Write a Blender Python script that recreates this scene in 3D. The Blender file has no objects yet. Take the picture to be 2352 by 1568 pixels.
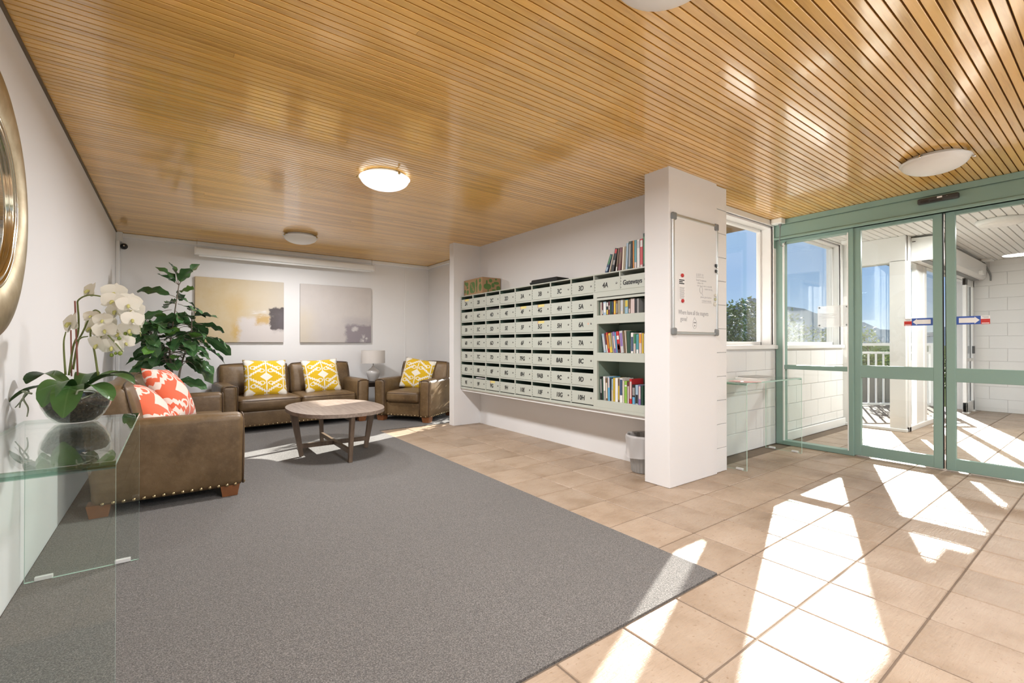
import bpy, bmesh, math, random
from mathutils import Vector, Matrix, Euler
random.seed(7)
SC = bpy.context.scene
COL = SC.collection
R = math.radians

# ------------------------------------------------------------------ camera
cam_d = bpy.data.cameras.new('camera'); cam = bpy.data.objects.new('camera', cam_d); COL.objects.link(cam)
cam_d.sensor_width = 36.0
cam_d.lens = 1057.9 / 2352 * 36.0
cam_d.clip_start = 0.05; cam_d.clip_end = 5000
cam.location = (0, 0, 1.075)
cam.rotation_euler = (R(90.273), R(-0.015), R(-36.345))
SC.camera = cam

# ------------------------------------------------------------------ world, sun, exposure
SC.view_settings.view_transform = 'Standard'
SC.view_settings.look = 'None'
SC.view_settings.gamma = 1.0
SC.view_settings.exposure = 0.0
SC.view_settings.use_curve_mapping = False
W = bpy.data.worlds.new('sky'); SC.world = W; W.use_nodes = True
nt = W.node_tree; nt.nodes.clear()
_tc = nt.nodes.new('ShaderNodeTexCoord'); _sx = nt.nodes.new('ShaderNodeSeparateXYZ')
_cr = nt.nodes.new('ShaderNodeValToRGB'); _bg = nt.nodes.new('ShaderNodeBackground'); _wo = nt.nodes.new('ShaderNodeOutputWorld')
nt.links.new(_tc.outputs['Generated'], _sx.inputs[0]); nt.links.new(_sx.outputs[2], _cr.inputs[0])
_cr.color_ramp.elements[0].position = 0.0; _cr.color_ramp.elements[0].color = (0.80, 0.90, 1.0, 1)
_cr.color_ramp.elements[1].position = 0.8; _cr.color_ramp.elements[1].color = (0.30, 0.50, 0.90, 1)
for _p, _c in ((0.07, (0.46, 0.66, 0.95, 1)), (0.14, (0.37, 0.57, 0.90, 1)), (0.30, (0.48, 0.65, 0.92, 1))):
    _e = _cr.color_ramp.elements.new(_p); _e.color = _c
nt.links.new(_cr.outputs[0], _bg.inputs[0]); _bg.inputs[1].default_value = 1.0
nt.links.new(_bg.outputs[0], _wo.inputs[0])
SUN_AZ, SUN_EL = 69.0, 23.4
sd = bpy.data.lights.new('sun', 'SUN'); sun = bpy.data.objects.new('sun', sd); COL.objects.link(sun)
sd.energy = 25.0; sd.color = (1.0, 0.955, 0.895); sd.angle = R(0.53)
_dir = Vector((math.sin(R(SUN_AZ)) * math.cos(R(SUN_EL)), math.cos(R(SUN_AZ)) * math.cos(R(SUN_EL)), math.sin(R(SUN_EL))))
sun.rotation_euler = _dir.to_track_quat('Z', 'Y').to_euler(); sun.location = (12, 6, 8)
LAMP_W = 52.0      # base power of the lamp lights, added fill lights included

# ------------------------------------------------------------------ helpers: objects
def tag(o, label=None, cat=None, group=None, kind=None):
    if label: o['label'] = label
    if cat: o['category'] = cat
    if group: o['group'] = group
    if kind: o['kind'] = kind
    return o
def thing(name, label, cat, loc=(0, 0, 0), rz=0.0, group=None, rot=None):
    o = bpy.data.objects.new(name, None); COL.objects.link(o); o.empty_display_size = 0.1
    o.location = loc; o.rotation_euler = rot if rot else (0, 0, rz)
    return tag(o, label, cat, group)
def link(name, me, parent=None, m=None, loc=None, rot=None, scale=None):
    o = bpy.data.objects.new(name, me); COL.objects.link(o)
    if m is not None:
        if len(me.materials) == 0: me.materials.append(m)
    if parent is not None: o.parent = parent
    if loc is not None: o.location = loc
    if rot is not None: o.rotation_euler = rot
    if scale is not None: o.scale = scale
    return o
def mesh(name, verts, faces, smooth=False):
    me = bpy.data.meshes.new(name); me.from_pydata([tuple(v) for v in verts], [], faces); me.update()
    if smooth: me.polygons.foreach_set('use_smooth', [True] * len(me.polygons))
    return me
def bm_mesh(name, bm, smooth=False):
    me = bpy.data.meshes.new(name); bm.to_mesh(me); bm.free()
    if smooth: me.polygons.foreach_set('use_smooth', [True] * len(me.polygons))
    return me
def add_box(bm, lo, hi):
    x0, y0, z0 = lo; x1, y1, z1 = hi
    v = [bm.verts.new(p) for p in ((x0, y0, z0), (x1, y0, z0), (x1, y1, z0), (x0, y1, z0), (x0, y0, z1), (x1, y0, z1), (x1, y1, z1), (x0, y1, z1))]
    for f in ((0, 3, 2, 1), (4, 5, 6, 7), (0, 1, 5, 4), (1, 2, 6, 5), (2, 3, 7, 6), (3, 0, 4, 7)): bm.faces.new([v[i] for i in f])
def box_me(lo, hi, bev=0.0, seg=1, name='box'):
    bm = bmesh.new(); add_box(bm, lo, hi)
    if bev: bmesh.ops.bevel(bm, geom=list(bm.edges), offset=bev, segments=seg, profile=0.5, affect='EDGES')
    return bm_mesh(name, bm, smooth=False)
def box(name, lo, hi, m, parent=None, bev=0.0, seg=1, loc=None, rot=None):
    lo2 = tuple(min(a, b) for a, b in zip(lo, hi)); hi2 = tuple(max(a, b) for a, b in zip(lo, hi))
    return link(name, box_me(lo2, hi2, bev, seg, name), parent, m, loc, rot)
def boxes(name, lst, m, parent=None, bev=0.0, seg=1, loc=None, rot=None):
    bm = bmesh.new()
    for lo, hi in lst:
        add_box(bm, tuple(min(a, b) for a, b in zip(lo, hi)), tuple(max(a, b) for a, b in zip(lo, hi)))
    if bev: bmesh.ops.bevel(bm, geom=list(bm.edges), offset=bev, segments=seg, profile=0.5, affect='EDGES')
    return link(name, bm_mesh(name, bm), parent, m, loc, rot)
def lathe_me(prof, n=32, name='lathe', smooth=True):
    V, F = [], []
    for r, z in prof:
        for k in range(n):
            a = 2 * math.pi * k / n; V.append((r * math.cos(a), r * math.sin(a), z))
    for i in range(len(prof) - 1):
        for k in range(n):
            a, b = i * n + k, i * n + (k + 1) % n; F.append((a, b, b + n, a + n))
    return mesh(name, V, F, smooth)
def lathe(name, prof, m, parent=None, n=32, loc=None, rot=None, scale=None, smooth=True):
    return link(name, lathe_me(prof, n, name, smooth), parent, m, loc, rot, scale)
def tube_data(pts, rad, n=8, V=None, F=None, cap=True):
    V = [] if V is None else V; F = [] if F is None else F
    pts = [Vector(p) for p in pts]; N = len(pts)
    rads = rad if isinstance(rad, (list, tuple)) else [rad] * N
    t0 = (pts[1] - pts[0]).normalized(); ref = Vector((0, 0, 1)) if abs(t0.z) < 0.9 else Vector((1, 0, 0))
    u = t0.cross(ref).normalized(); base = len(V)
    for i, p in enumerate(pts):
        t = (pts[min(i + 1, N - 1)] - pts[max(i - 1, 0)]).normalized()
        u = (u - t * u.dot(t)).normalized(); w = t.cross(u)
        for k in range(n):
            a = 2 * math.pi * k / n; V.append(p + (u * math.cos(a) + w * math.sin(a)) * rads[i])
    for i in range(N - 1):
        for k in range(n):
            a, b = base + i * n + k, base + i * n + (k + 1) % n; F.append((a, b, b + n, a + n))
    if cap: F.append(tuple(base + k for k in reversed(range(n)))); F.append(tuple(base + (N - 1) * n + k for k in range(n)))
    return V, F
def tube(name, pts, rad, m, parent=None, n=8, loc=None, rot=None):
    V, F = tube_data(pts, rad, n); return link(name, mesh(name, V, F, True), parent, m, loc, rot)
def curve_pts(ctrl, n=16):
    P = [Vector(c) for c in ctrl]; P = [P[0] * 2 - P[1]] + P + [P[-1] * 2 - P[-2]]; out = []
    for i in range(1, len(P) - 2):
        for k in range(n):
            t = k / n; a, b, c, d = P[i - 1:i + 3]
            out.append(0.5 * (2 * b + (c - a) * t + (2 * a - 5 * b + 4 * c - d) * t * t + (3 * b - a - 3 * c + d) * t ** 3))
    out.append(P[-2]); return out
def rbox_me(dim, r, bulge=(0, 0, 0), nflat=4, nr=3, name='rbox', fn=None):
    """soft box centred on the origin: rounded edges of radius r, faces puffed by bulge"""
    hx, hy, hz = (d / 2 for d in dim); r = min(r, hx, hy, hz)
    def axis(h):
        a = [-h + r * k / nr for k in range(nr)]; b = [-(h - r) + 2 * (h - r) * k / nflat for k in range(nflat + 1)]
        return a + b + [-x for x in reversed(a)]
    ax = [axis(hx), axis(hy), axis(hz)]; vid = {}; V = []; F = []
    def vert(p):
        k = tuple(round(c, 5) for c in p)
        if k in vid: return vid[k]
        q = [max(-(h - r), min(h - r, c)) for c, h in zip(p, (hx, hy, hz))]; d = Vector(p) - Vector(q)
        if d.length > 1e-9: d = d.normalized() * r
        w = Vector(q) + d
        u = [min(1, abs(c) / h) for c, h in zip(p, (hx, hy, hz))]
        s = [1 - x * x for x in u]
        w.x += math.copysign(bulge[0] * s[1] * s[2] * u[0], p[0]); w.y += math.copysign(bulge[1] * s[0] * s[2] * u[1], p[1]); w.z += math.copysign(bulge[2] * s[0] * s[1] * u[2], p[2])
        if fn: w = fn(w)
        vid[k] = len(V); V.append(w); return vid[k]
    for c in range(3):
        a, b = [(1, 2), (2, 0), (0, 1)][c]
        for sgn in (-1, 1):
            e = ax[c][0] if sgn < 0 else ax[c][-1]
            for i in range(len(ax[a]) - 1):
                for j in range(len(ax[b]) - 1):
                    quad = []
                    for (ii, jj) in ((i, j), (i + 1, j), (i + 1, j + 1), (i, j + 1)):
                        p = [0, 0, 0]; p[c] = e; p[a] = ax[a][ii]; p[b] = ax[b][jj]; quad.append(vert(p))
                    if sgn < 0: quad.reverse()
                    if len(set(quad)) == 4: F.append(tuple(quad))
    return mesh(name, V, F, True)
def rbox(name, dim, r, m, parent=None, loc=None, rot=None, bulge=(0, 0, 0), fn=None, nflat=4, nr=3):
    return link(name, rbox_me(dim, r, bulge, nflat, nr, name, fn), parent, m, loc, rot)
def prism(name, outline, z0, z1, m, parent=None, bev=0.0, loc=None, rot=None, smooth=False, seg=1):
    bm = bmesh.new(); n = len(outline)
    a = [bm.verts.new((x, y, z0)) for x, y in outline]; b = [bm.verts.new((x, y, z1)) for x, y in outline]
    bm.faces.new(list(reversed(a))); bm.faces.new(b)
    for i in range(n): bm.faces.new((a[i], a[(i + 1) % n], b[(i + 1) % n], b[i]))
    if bev:
        es = [e for e in bm.edges if abs(e.verts[0].co.z - e.verts[1].co.z) < 1e-6]
        bmesh.ops.bevel(bm, geom=es, offset=bev, segments=seg, profile=0.5, affect='EDGES')
    return link(name, bm_mesh(name, bm, smooth), parent, m, loc, rot)
_txt = {}
def text_me(s, size, bold=0.0, extrude=0.0006, align='CENTER', shear=0.0, xs=1.0):
    key = (s, size, bold, extrude, align, shear, xs)
    if key in _txt: return _txt[key]
    c = bpy.data.curves.new('lettering', 'FONT'); c.body = s; c.size = size; c.extrude = extrude; c.offset = bold
    c.align_x = align; c.align_y = 'CENTER'; c.shear = shear; c.resolution_u = 3
    o = bpy.data.objects.new('lettering', c); COL.objects.link(o)
    bpy.context.view_layer.update()
    me = bpy.data.meshes.new_from_object(o.evaluated_get(bpy.context.evaluated_depsgraph_get()))
    bpy.data.objects.remove(o); bpy.data.curves.remove(c)
    if xs != 1.0: me.transform(Matrix.Diagonal((xs, 1, 1, 1)))
    me.name = 'lettering'; me.materials.clear(); _txt[key] = me; return me
FACE_NX = Euler((R(90), 0, R(-90)))     # text or flat work read from the -X side, reading direction = -Y
FACE_NY = Euler((R(90), 0, 0))          # read from the -Y side, reading direction = +X
def text(s, size, m, parent, loc, rot, name='lettering', **k): return link(name, text_me(s, size, **k), parent, m, loc, rot)

# ------------------------------------------------------------------ helpers: materials
class G:
    def __init__(s, name):
        s.m = bpy.data.materials.new(name); s.m.use_nodes = True; s.t = s.m.node_tree; s.b = s.t.nodes['Principled BSDF']
    def put(s, inp, v):
        if hasattr(v, 'is_output'): s.t.links.new(v, inp)
        else:
            try: inp.default_value = v
            except Exception: inp.default_value = (*v, 1.0) if len(v) == 3 else v
    def n(s, typ, out=0, **k):
        nd = s.t.nodes.new('ShaderNode' + typ)
        for a, v in k.items():
            if a.startswith('i_'): s.put(nd.inputs[int(a[2:])], v)
            elif a in nd.inputs and not hasattr(nd, a): s.put(nd.inputs[a], v)
            else: setattr(nd, a, v)
        return nd.outputs[out]
    def math(s, op, a, b=0.0, c=0.0, clamp=False):
        nd = s.t.nodes.new('ShaderNodeMath'); nd.operation = op; nd.use_clamp = clamp
        for i, v in enumerate((a, b, c)): s.put(nd.inputs[i], v)
        return nd.outputs[0]
    def mix(s, f, a, b, blend='MIX'):
        nd = s.t.nodes.new('ShaderNodeMix'); nd.data_type = 'RGBA'; nd.blend_type = blend
        s.put(nd.inputs[0], f); s.put(nd.inputs[6], a); s.put(nd.inputs[7], b); return nd.outputs[2]
    def pos(s): return s.n('NewGeometry')
    def obj(s): return s.n('TexCoord', 3)
    def vmul(s, v, k):
        nd = s.t.nodes.new('ShaderNodeVectorMath'); nd.operation = 'MULTIPLY'; s.put(nd.inputs[0], v); nd.inputs[1].default_value = k; return nd.outputs[0]
    def vadd(s, v, k):
        nd = s.t.nodes.new('ShaderNodeVectorMath'); nd.operation = 'ADD'; s.put(nd.inputs[0], v); s.put(nd.inputs[1], k); return nd.outputs[0]
    def xyz(s, v):
        nd = s.t.nodes.new('ShaderNodeSeparateXYZ'); s.put(nd.inputs[0], v); return nd.outputs
    def noise(s, v, scale, detail=3.0, rough=0.55, out=0):
        nd = s.t.nodes.new('ShaderNodeTexNoise'); s.put(nd.inputs['Vector'], v); nd.inputs['Scale'].default_value = scale
        nd.inputs['Detail'].default_value = detail; nd.inputs['Roughness'].default_value = rough; return nd.outputs[out]
    def ramp(s, f, stops):
        nd = s.t.nodes.new('ShaderNodeValToRGB'); s.put(nd.inputs[0], f); e = nd.color_ramp.elements
        e[0].position, e[1].position = stops[0][0], stops[-1][0]
        def c4(c): return (c, c, c, 1) if isinstance(c, (int, float)) else (*c, 1)
        e[0].color, e[1].color = c4(stops[0][1]), c4(stops[-1][1])
        for p, c in stops[1:-1]:
            x = e.new(p); x.color = c4(c)
        return nd.outputs[0]
    def step(s, x, a, b): return s.n('MapRange', 0, clamp=True, i_0=x, i_1=a, i_2=b, i_3=0.0, i_4=1.0)
    def bump(s, h, strength=0.3, dist=0.01):
        nd = s.t.nodes.new('ShaderNodeBump'); nd.inputs['Strength'].default_value = strength; nd.inputs['Distance'].default_value = dist
        s.put(nd.inputs['Height'], h); s.t.links.new(nd.outputs[0], s.b.inputs['Normal'])
    def set(s, **k):
        names = dict(col='Base Color', rough='Roughness', metal='Metallic', spec='Specular IOR Level', coat='Coat Weight', coatr='Coat Roughness', trans='Transmission Weight', sub='Subsurface Weight', emc='Emission Color', ems='Emission Strength', alpha='Alpha', sheen='Sheen Weight')
        for a, v in k.items(): s.put(s.b.inputs[names[a]], v)
        return s
def M(name, col, rough=0.5, metal=0.0, spec=0.5, var=0.0, scale=6.0, bump=0.0, bscale=80.0, coat=0.0, **k):
    g = G(name); g.set(rough=rough, metal=metal, spec=spec, coat=coat, **k)
    if var:
        f = g.noise(g.obj(), scale); g.set(col=g.mix(f, [c * (1 - var) for c in col], [min(1, c * (1 + var)) for c in col]))
    else: g.set(col=col)
    if bump: g.bump(g.noise(g.obj(), bscale), bump, 0.004)
    return g.m
def thin_glass(name, tint=(1, 1, 1), refl=1.0, rough=0.0, ior=1.5):
    g = G(name); t = g.t; t.nodes.remove(g.b)
    tr = t.nodes.new('ShaderNodeBsdfTransparent'); tr.inputs[0].default_value = (*tint, 1)
    gl = t.nodes.new('ShaderNodeBsdfGlossy'); gl.inputs['Roughness'].default_value = rough; gl.inputs['Color'].default_value = (1, 1, 1, 1)
    lw = t.nodes.new('ShaderNodeLayerWeight'); lw.inputs[0].default_value = 0.5
    mx = t.nodes.new('ShaderNodeMixShader'); f = g.math('MULTIPLY', g.math('MULTIPLY_ADD', g.math('POWER', lw.outputs[1], 5.0), 0.92, 0.035), refl, clamp=True)
    t.links.new(f, mx.inputs[0]); t.links.new(tr.outputs[0], mx.inputs[1]); t.links.new(gl.outputs[0], mx.inputs[2])
    t.links.new(mx.outputs[0], t.nodes['Material Output'].inputs[0]); return g.m

# ------------------------------------------------------------------ materials of the setting
def paint(name, col, rough=0.55, bump=0.06):
    g = G(name); p = g.pos(); f = g.noise(p, 1.3, 4)
    g.set(col=g.mix(f, [c * 0.97 for c in col], [min(1, c * 1.02) for c in col]), rough=rough, spec=0.25)
    g.bump(g.noise(p, 140, 2), bump, 0.003); return g.m
m_wall = paint('white_wall_paint', (0.80, 0.79, 0.782), 0.6)
m_block = paint('white_block_paint', (0.80, 0.795, 0.785), 0.5, 0.35)
m_joint = paint('block_joint', (0.72, 0.71, 0.70), 0.7, 0.2)
m_trim = paint('white_trim_gloss', (0.83, 0.825, 0.81), 0.3, 0.02)
m_green = paint('sea_green_powder_coat', (0.245, 0.365, 0.315), 0.38, 0.02)
m_glass = thin_glass('window_glass', (0.97, 0.985, 0.98), 0.9)
m_dark = M('dark_seal', (0.02, 0.022, 0.024), 0.6)
m_black = M('black_plastic', (0.018, 0.018, 0.019), 0.4)
m_grout = M('dark_grout', (0.17, 0.125, 0.09), 0.9, var=0.25, scale=12)
def board_mat(name, ca, cb, cc, rough):
    g = G(name); p = g.pos(); rnd = g.n('ObjectInfo', 5)
    q = g.vadd(g.vmul(p, (1.6, 26.0, 1.0)), g.n('CombineXYZ', 0, i_0=g.math('MULTIPLY', rnd, 40.0), i_1=0.0, i_2=0.0))
    f = g.noise(q, 2.2, 5, 0.6); fine = g.noise(g.vmul(p, (5, 190, 1)), 2.0, 3)
    c = g.ramp(f, [(0.25, ca), (0.5, cb), (0.8, cc)])
    c = g.mix(g.math('MULTIPLY', rnd, 0.6), c, cb); c = g.mix(g.math('MULTIPLY', fine, 0.3), c, [x * 0.6 for x in cb])
    v = g.math('MULTIPLY_ADD', rnd, 0.26, 0.86)
    g.set(col=g.mix(1.0, c, g.n('CombineColor', 0, i_0=v, i_1=v, i_2=v), 'MULTIPLY'), rough=rough, spec=0.5, coat=1.0, coatr=0.11); g.b.inputs['Coat IOR'].default_value = 1.85; g.set(spec=0.4)
    g.bump(g.noise(g.vmul(p, (14, 60, 1)), 3.0, 3), 0.10, 0.0015); return g.m
m_board = board_mat('varnished_ceiling_timber', (0.63, 0.325, 0.062), (0.88, 0.51, 0.115), (0.95, 0.63, 0.19), 0.30)
m_ceilback = M('ceiling_groove', (0.10, 0.055, 0.02), 0.8)
def tile_mat():
    g = G('terracotta_tile'); p = g.pos(); rnd = g.n('ObjectInfo', 5)
    off = g.n('CombineXYZ', 0, i_0=g.math('MULTIPLY', rnd, 31.0), i_1=g.math('MULTIPLY', rnd, 17.0), i_2=0.0)
    q = g.vadd(p, off); f = g.noise(q, 3.6, 6, 0.6); f2 = g.noise(g.vmul(q, (2.0, 14.0, 1.0)), 3.0, 4); sp = g.noise(q, 60, 2)
    c = g.ramp(f, [(0.28, (0.27, 0.185, 0.115)), (0.5, (0.395, 0.295, 0.21)), (0.75, (0.475, 0.375, 0.285))])
    c = g.mix(g.math('MULTIPLY', f2, 0.35), c, (0.36, 0.26, 0.185)); c = g.mix(g.step(sp, 0.62, 0.75), c, (0.27, 0.18, 0.11))
    v = g.math('MULTIPLY_ADD', rnd, 0.16, 0.90)
    g.set(col=g.mix(1.0, c, g.n('CombineColor', 0, i_0=v, i_1=v, i_2=v), 'MULTIPLY'), rough=g.math('MULTIPLY_ADD', f2, 0.22, 0.30), spec=0.5)
    h = g.math('ADD', g.noise(g.vmul(q, (3, 16, 1)), 5.0, 5), g.math('MULTIPLY', g.noise(q, 90, 3), 0.25))
    g.bump(h, 0.6, 0.008); return g.m
m_tile = tile_mat()
def carpet_mat():
    g = G('charcoal_carpet'); p = g.pos(); a = g.noise(p, 210, 2, 0.75); b = g.noise(p, 2.2, 4); c = g.noise(p, 95, 2)
    col = g.ramp(a, [(0.3, (0.028, 0.026, 0.024)), (0.5, (0.135, 0.126, 0.117)), (0.72, (0.36, 0.335, 0.31))])
    col = g.mix(g.math('MULTIPLY', c, 0.35), col, (0.14, 0.130, 0.120)); col = g.mix(g.math('MULTIPLY', b, 0.45), col, (0.12, 0.111, 0.103))
    g.set(col=col, rough=0.95, spec=0.12, sheen=0.15); g.bump(g.math('ADD', a, g.math('MULTIPLY', c, 0.6)), 0.7, 0.006); return g.m
m_carpet = carpet_mat()
# ================================================================== THE SETTING
H = 2.395; XL = -0.545; YB = 7.2; XD = 5.3; YW = 2.33; XR = 3.52; XM = 3.36; TP = 0.33666; TX0 = 2.0511; TY0 = 1.1642
XF = 10.45; XA = 7.22; YC = 1.67; YN = -2.6; YCOL0, YCOL1 = 5.296, 5.41
def S(o): o['kind'] = 'structure'; return o
_fw = Vector((math.sin(R(36.345)), math.cos(R(36.345)), 0)); _rt = Vector((math.cos(R(36.345)), -math.sin(R(36.345)), 0))
def in_view(x, y, z, mrg=60):
    d = Vector((x, y, 0)); w = d.dot(_fw)
    if w < 0.1: return False
    u = 1176 + 1058 * d.dot(_rt) / w; v = 789 - 1058 * (z - 1.075) / w
    return -mrg < u < 2352 + mrg and -mrg < v < 1568 + mrg
floor = S(box('floor', (XL - 0.2, YN - 0.2, -0.15), (XF + 0.2, YB + 0.2, -0.004), m_grout))
# floor tiles laid on the slab
_tile_me = box_me((-TP / 2 + 0.0035, -TP / 2 + 0.0035, -0.010), (TP / 2 - 0.0035, TP / 2 - 0.0035, 0.0), 0.003, 1, 'tile'); _tile_me.materials.append(m_tile)
_rest = []; _nt = 0
def _tile_ok(cx, cy):
    if cx < TX0 - 1e-3 and cy > TY0: return False
    if cx > TX0 and cy > YW and cx > XM + 0.1 and cx < XD: return False
    if cx > XD and (cy > YW or (cx > XA + 0.1 and cy > YC + 0.05)): return False
    if cy > 5.45: return False
    return True
for i in range(-8, 25):
    for j in range(-12, 13):
        cx, cy = TX0 + (i + 0.5) * TP, TY0 + (j + 0.5) * TP
        if not _tile_ok(cx, cy): continue
        if (in_view(cx - TP / 2, cy - TP / 2, 0) or in_view(cx + TP / 2, cy + TP / 2, 0) or in_view(cx, cy, 0)) and _nt < 295:
            link('tile', _tile_me, floor, None, (cx, cy, 0)); _nt += 1
        else: _rest.append(((cx - TP / 2 + 0.0035, cy - TP / 2 + 0.0035, -0.010), (cx + TP / 2 - 0.0035, cy + TP / 2 - 0.0035, 0.0)))
tag(boxes('tile_field', _rest, m_tile, floor), kind='stuff')
carpet = prism('carpet', [(XL + 0.005, TY0 + 0.004), (TX0 - 0.004, TY0 + 0.004), (TX0 - 0.004, 5.546), (XR, 5.546), (XR, YB - 0.005), (XL + 0.005, YB - 0.005)], -0.006, 0.006, m_carpet)
tag(carpet, 'charcoal grey cut pile carpet inset into the tiled floor under the sofas', 'carpet')

# ceiling: boards running along X under a dark backing
ceiling = S(box('ceiling', (XL - 0.2, YN - 0.2, H + 0.014), (XD + 0.1, YB + 0.2, H + 0.12), m_ceilback))
BP = 0.0404
def board_me(w, th, ch):
    o = [(-w / 2, th), (-w / 2, ch), (-w / 2 + ch, 0), (w / 2 - ch, 0), (w / 2, ch), (w / 2, th)]
    V = [(x, y, z) for x in (0, 1) for y, z in o]; n = len(o)
    F = [(i, (i + 1) % n, n + (i + 1) % n, n + i) for i in range(n)] + [tuple(range(n - 1, -1, -1)), tuple(range(n, 2 * n))]
    return mesh('board', V, F)
_bme = board_me(BP - 0.0062, 0.0145, 0.0016); _bme.materials.append(m_board)
_rows = int((YB - YN) / BP); _brest = []; _nb = 0
for k in range(_rows):
    y = YB - 0.018 - k * BP
    x1 = XR + 0.02 if y > YCOL0 else (XM + 0.02 if y > YW + 0.02 else XD - 0.02)
    if y > 0.1:
        cuts = [XL + 0.006, x1]
        if k % 5 in (0, 2, 3) and _nb < 285: cuts.insert(1, XL + 0.6 + random.random() * (x1 - XL - 1.2))
        for a, b in zip(cuts[:-1], cuts[1:]):
            link('board', _bme, ceiling, None, (a + 0.0006, y, H), None, (b - a - 0.0012, 1, 1)); _nb += 1
    else: _brest.append(((XL, y - BP / 2 + 0.004, H), (x1, y + BP / 2 - 0.004, H + 0.0145)))
tag(boxes('board_field', _brest, m_board, ceiling), kind='stuff')

# walls of the lobby
wall_left = S(box('wall_left', (XL - 0.15, YN, 0), (XL, YB + 0.15, H + 0.01), m_wall))
wall_back = S(box('wall_back', (XL, YB, 0), (XR + 0.2, YB + 0.15, H + 0.01), m_wall))
box('cover_strip', (3.085, YB - 0.006, 0), (3.10, YB, H - 0.06), m_trim, wall_back)
wall_rear = S(boxes('wall_rear', [((XL, YN - 0.15, 0), (XD + 0.1, YN, 0.25)), ((XL, YN - 0.15, 2.25), (XD + 0.1, YN, H + 0.01)), ((XL, YN - 0.15, 0), (XL + 0.4, YN, H)), ((XD - 0.5, YN - 0.15, 0), (XD + 0.1, YN, H))], m_wall))
wall_mailboxes = S(box('wall_mailboxes', (XM, 2.2, 0), (XM + 0.16, YCOL0, H + 0.01), m_wall))
S(boxes('wall_column', [((2.95, YCOL0, 0), (XM + 0.16, YCOL1, H + 0.01))], m_wall, bev=0.004))
S(boxes('wall_lounge', [((XR, 6.42, 0), (XR + 0.16, YB, H + 0.01)), ((XR, YCOL1, 2.16), (XR + 0.16, 6.42, H + 0.01)), ((XR, YCOL1 - 0.1, 0), (XR + 0.16, YCOL1 + 0.04, H + 0.01))], m_wall))
S(boxes('wall_pillar', [((2.965, 2.06, 0), (3.62, 2.285, H + 0.01))], m_wall, bev=0.005))
# cornice and scotia trims
S(box('trim_1', (XL, YB - 0.035, H - 0.055), (XR, YB, H - 0.001), m_trim, bev=0.008))
S(box('trim_2', (XR - 0.03, 6.42, H - 0.055), (XR, YB - 0.035, H - 0.001), m_trim, bev=0.008))
S(box('gap_shade_strip', (XL, YN, H - 0.012), (XL + 0.012, YB - 0.04, H - 0.0005), M('dark_shadow_trim', (0.16, 0.12, 0.08), 0.7)))  # dark strip coloured in for the shaded gap under the ceiling
S(box('trim_4', (XL, YB - 0.10, H - 0.11), (XL + 0.06, YB - 0.035, H - 0.0005), m_trim, bev=0.004))
S(box('trim_5', (XL, YB - 0.14, 0), (XL + 0.035, YB, H - 0.11), m_trim, bev=0.006))

# concrete block walls: every block a piece
_bl = {}
def block_wall(parent, axis, plane, a0, a1, z0, z1, out, bl=0.4, course=0.2, proud=0.007, zbase=0.0):
    """axis 'x': wall runs along X, blocks proud towards out (-1 / +1) on Y; axis 'y': runs along Y"""
    c = math.floor((z0 - zbase) / course + 1e-6)
    while zbase + c * course < z1 - 1e-4:
        za, zb = max(z0, zbase + c * course), min(z1, zbase + (c + 1) * course)
        s = a0 - (bl / 2 if c % 2 else 0) - 1e-9; 
        while s < a1 - 1e-4:
            p, q = max(a0, s), min(a1, s + bl)
            if q - p > 0.02 and zb - za > 0.02:
                dims = (round(q - p - 0.005, 4), round(zb - za - 0.005, 4), axis)
                if dims not in _bl:
                    w, hgt = dims[0] / 2, dims[1] / 2; t = proud / 2
                    me = box_me((-w, -t, -hgt), (w, t, hgt), 0.003, 1, 'block') if axis == 'x' else box_me((-t, -w, -hgt), (t, w, hgt), 0.003, 1, 'block')
                    me.materials.append(m_block); _bl[dims] = me
                ctr = (p + q) / 2; zz = (za + zb) / 2; d = plane + out * (proud / 2 - 0.0005)
                link('block', _bl[dims], parent, None, (ctr, d, zz) if axis == 'x' else (d, ctr, zz))
            s += bl
        c += 1
W1 = (4.05, 5.20, 1.05, 2.335)      # window 1 opening x0 x1 z0 z1
W2 = (5.42, 7.10, 1.05, 2.375)
wall_window = S(boxes('wall_window', [((3.52, YW, 0), (XA + 0.25, YW + 0.16, 1.05)), ((3.52, YW, 2.335), (W2[0], YW + 0.16, H + 0.01)), ((W2[0], YW, 2.375), (XA + 0.25, YW + 0.16, H + 0.01)), ((3.52, YW, 1.05), (W1[0], YW + 0.16, 2.335)), ((W1[1], YW, 1.05), (W2[0], YW + 0.16, 2.335)), ((W2[1], YW, 1.05), (XA + 0.25, YW + 0.16, 2.375))], m_joint))
block_wall(wall_window, 'x', YW, 3.82, XD - 0.06, 0, 1.0, -1)
block_wall(wall_window, 'x', YW, XD + 0.06, XA, 0.10, 1.0, -1)
wall_pier = S(box('wall_pier', (3.62, 2.085, 0), (3.795, YW + 0.02, H + 0.01), m_joint))
block_wall(wall_pier, 'x', 2.085, 3.62, 3.795, 0, H, -1, proud=0.010)
box('block_side', (3.794, 2.08, 0), (3.803, YW - 0.002, H), m_block, wall_pier)
S(box('baseboard_vestibule', (XD + 0.06, YW - 0.035, 0), (XA, YW - 0.012, 0.10), m_trim, bev=0.004))

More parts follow.
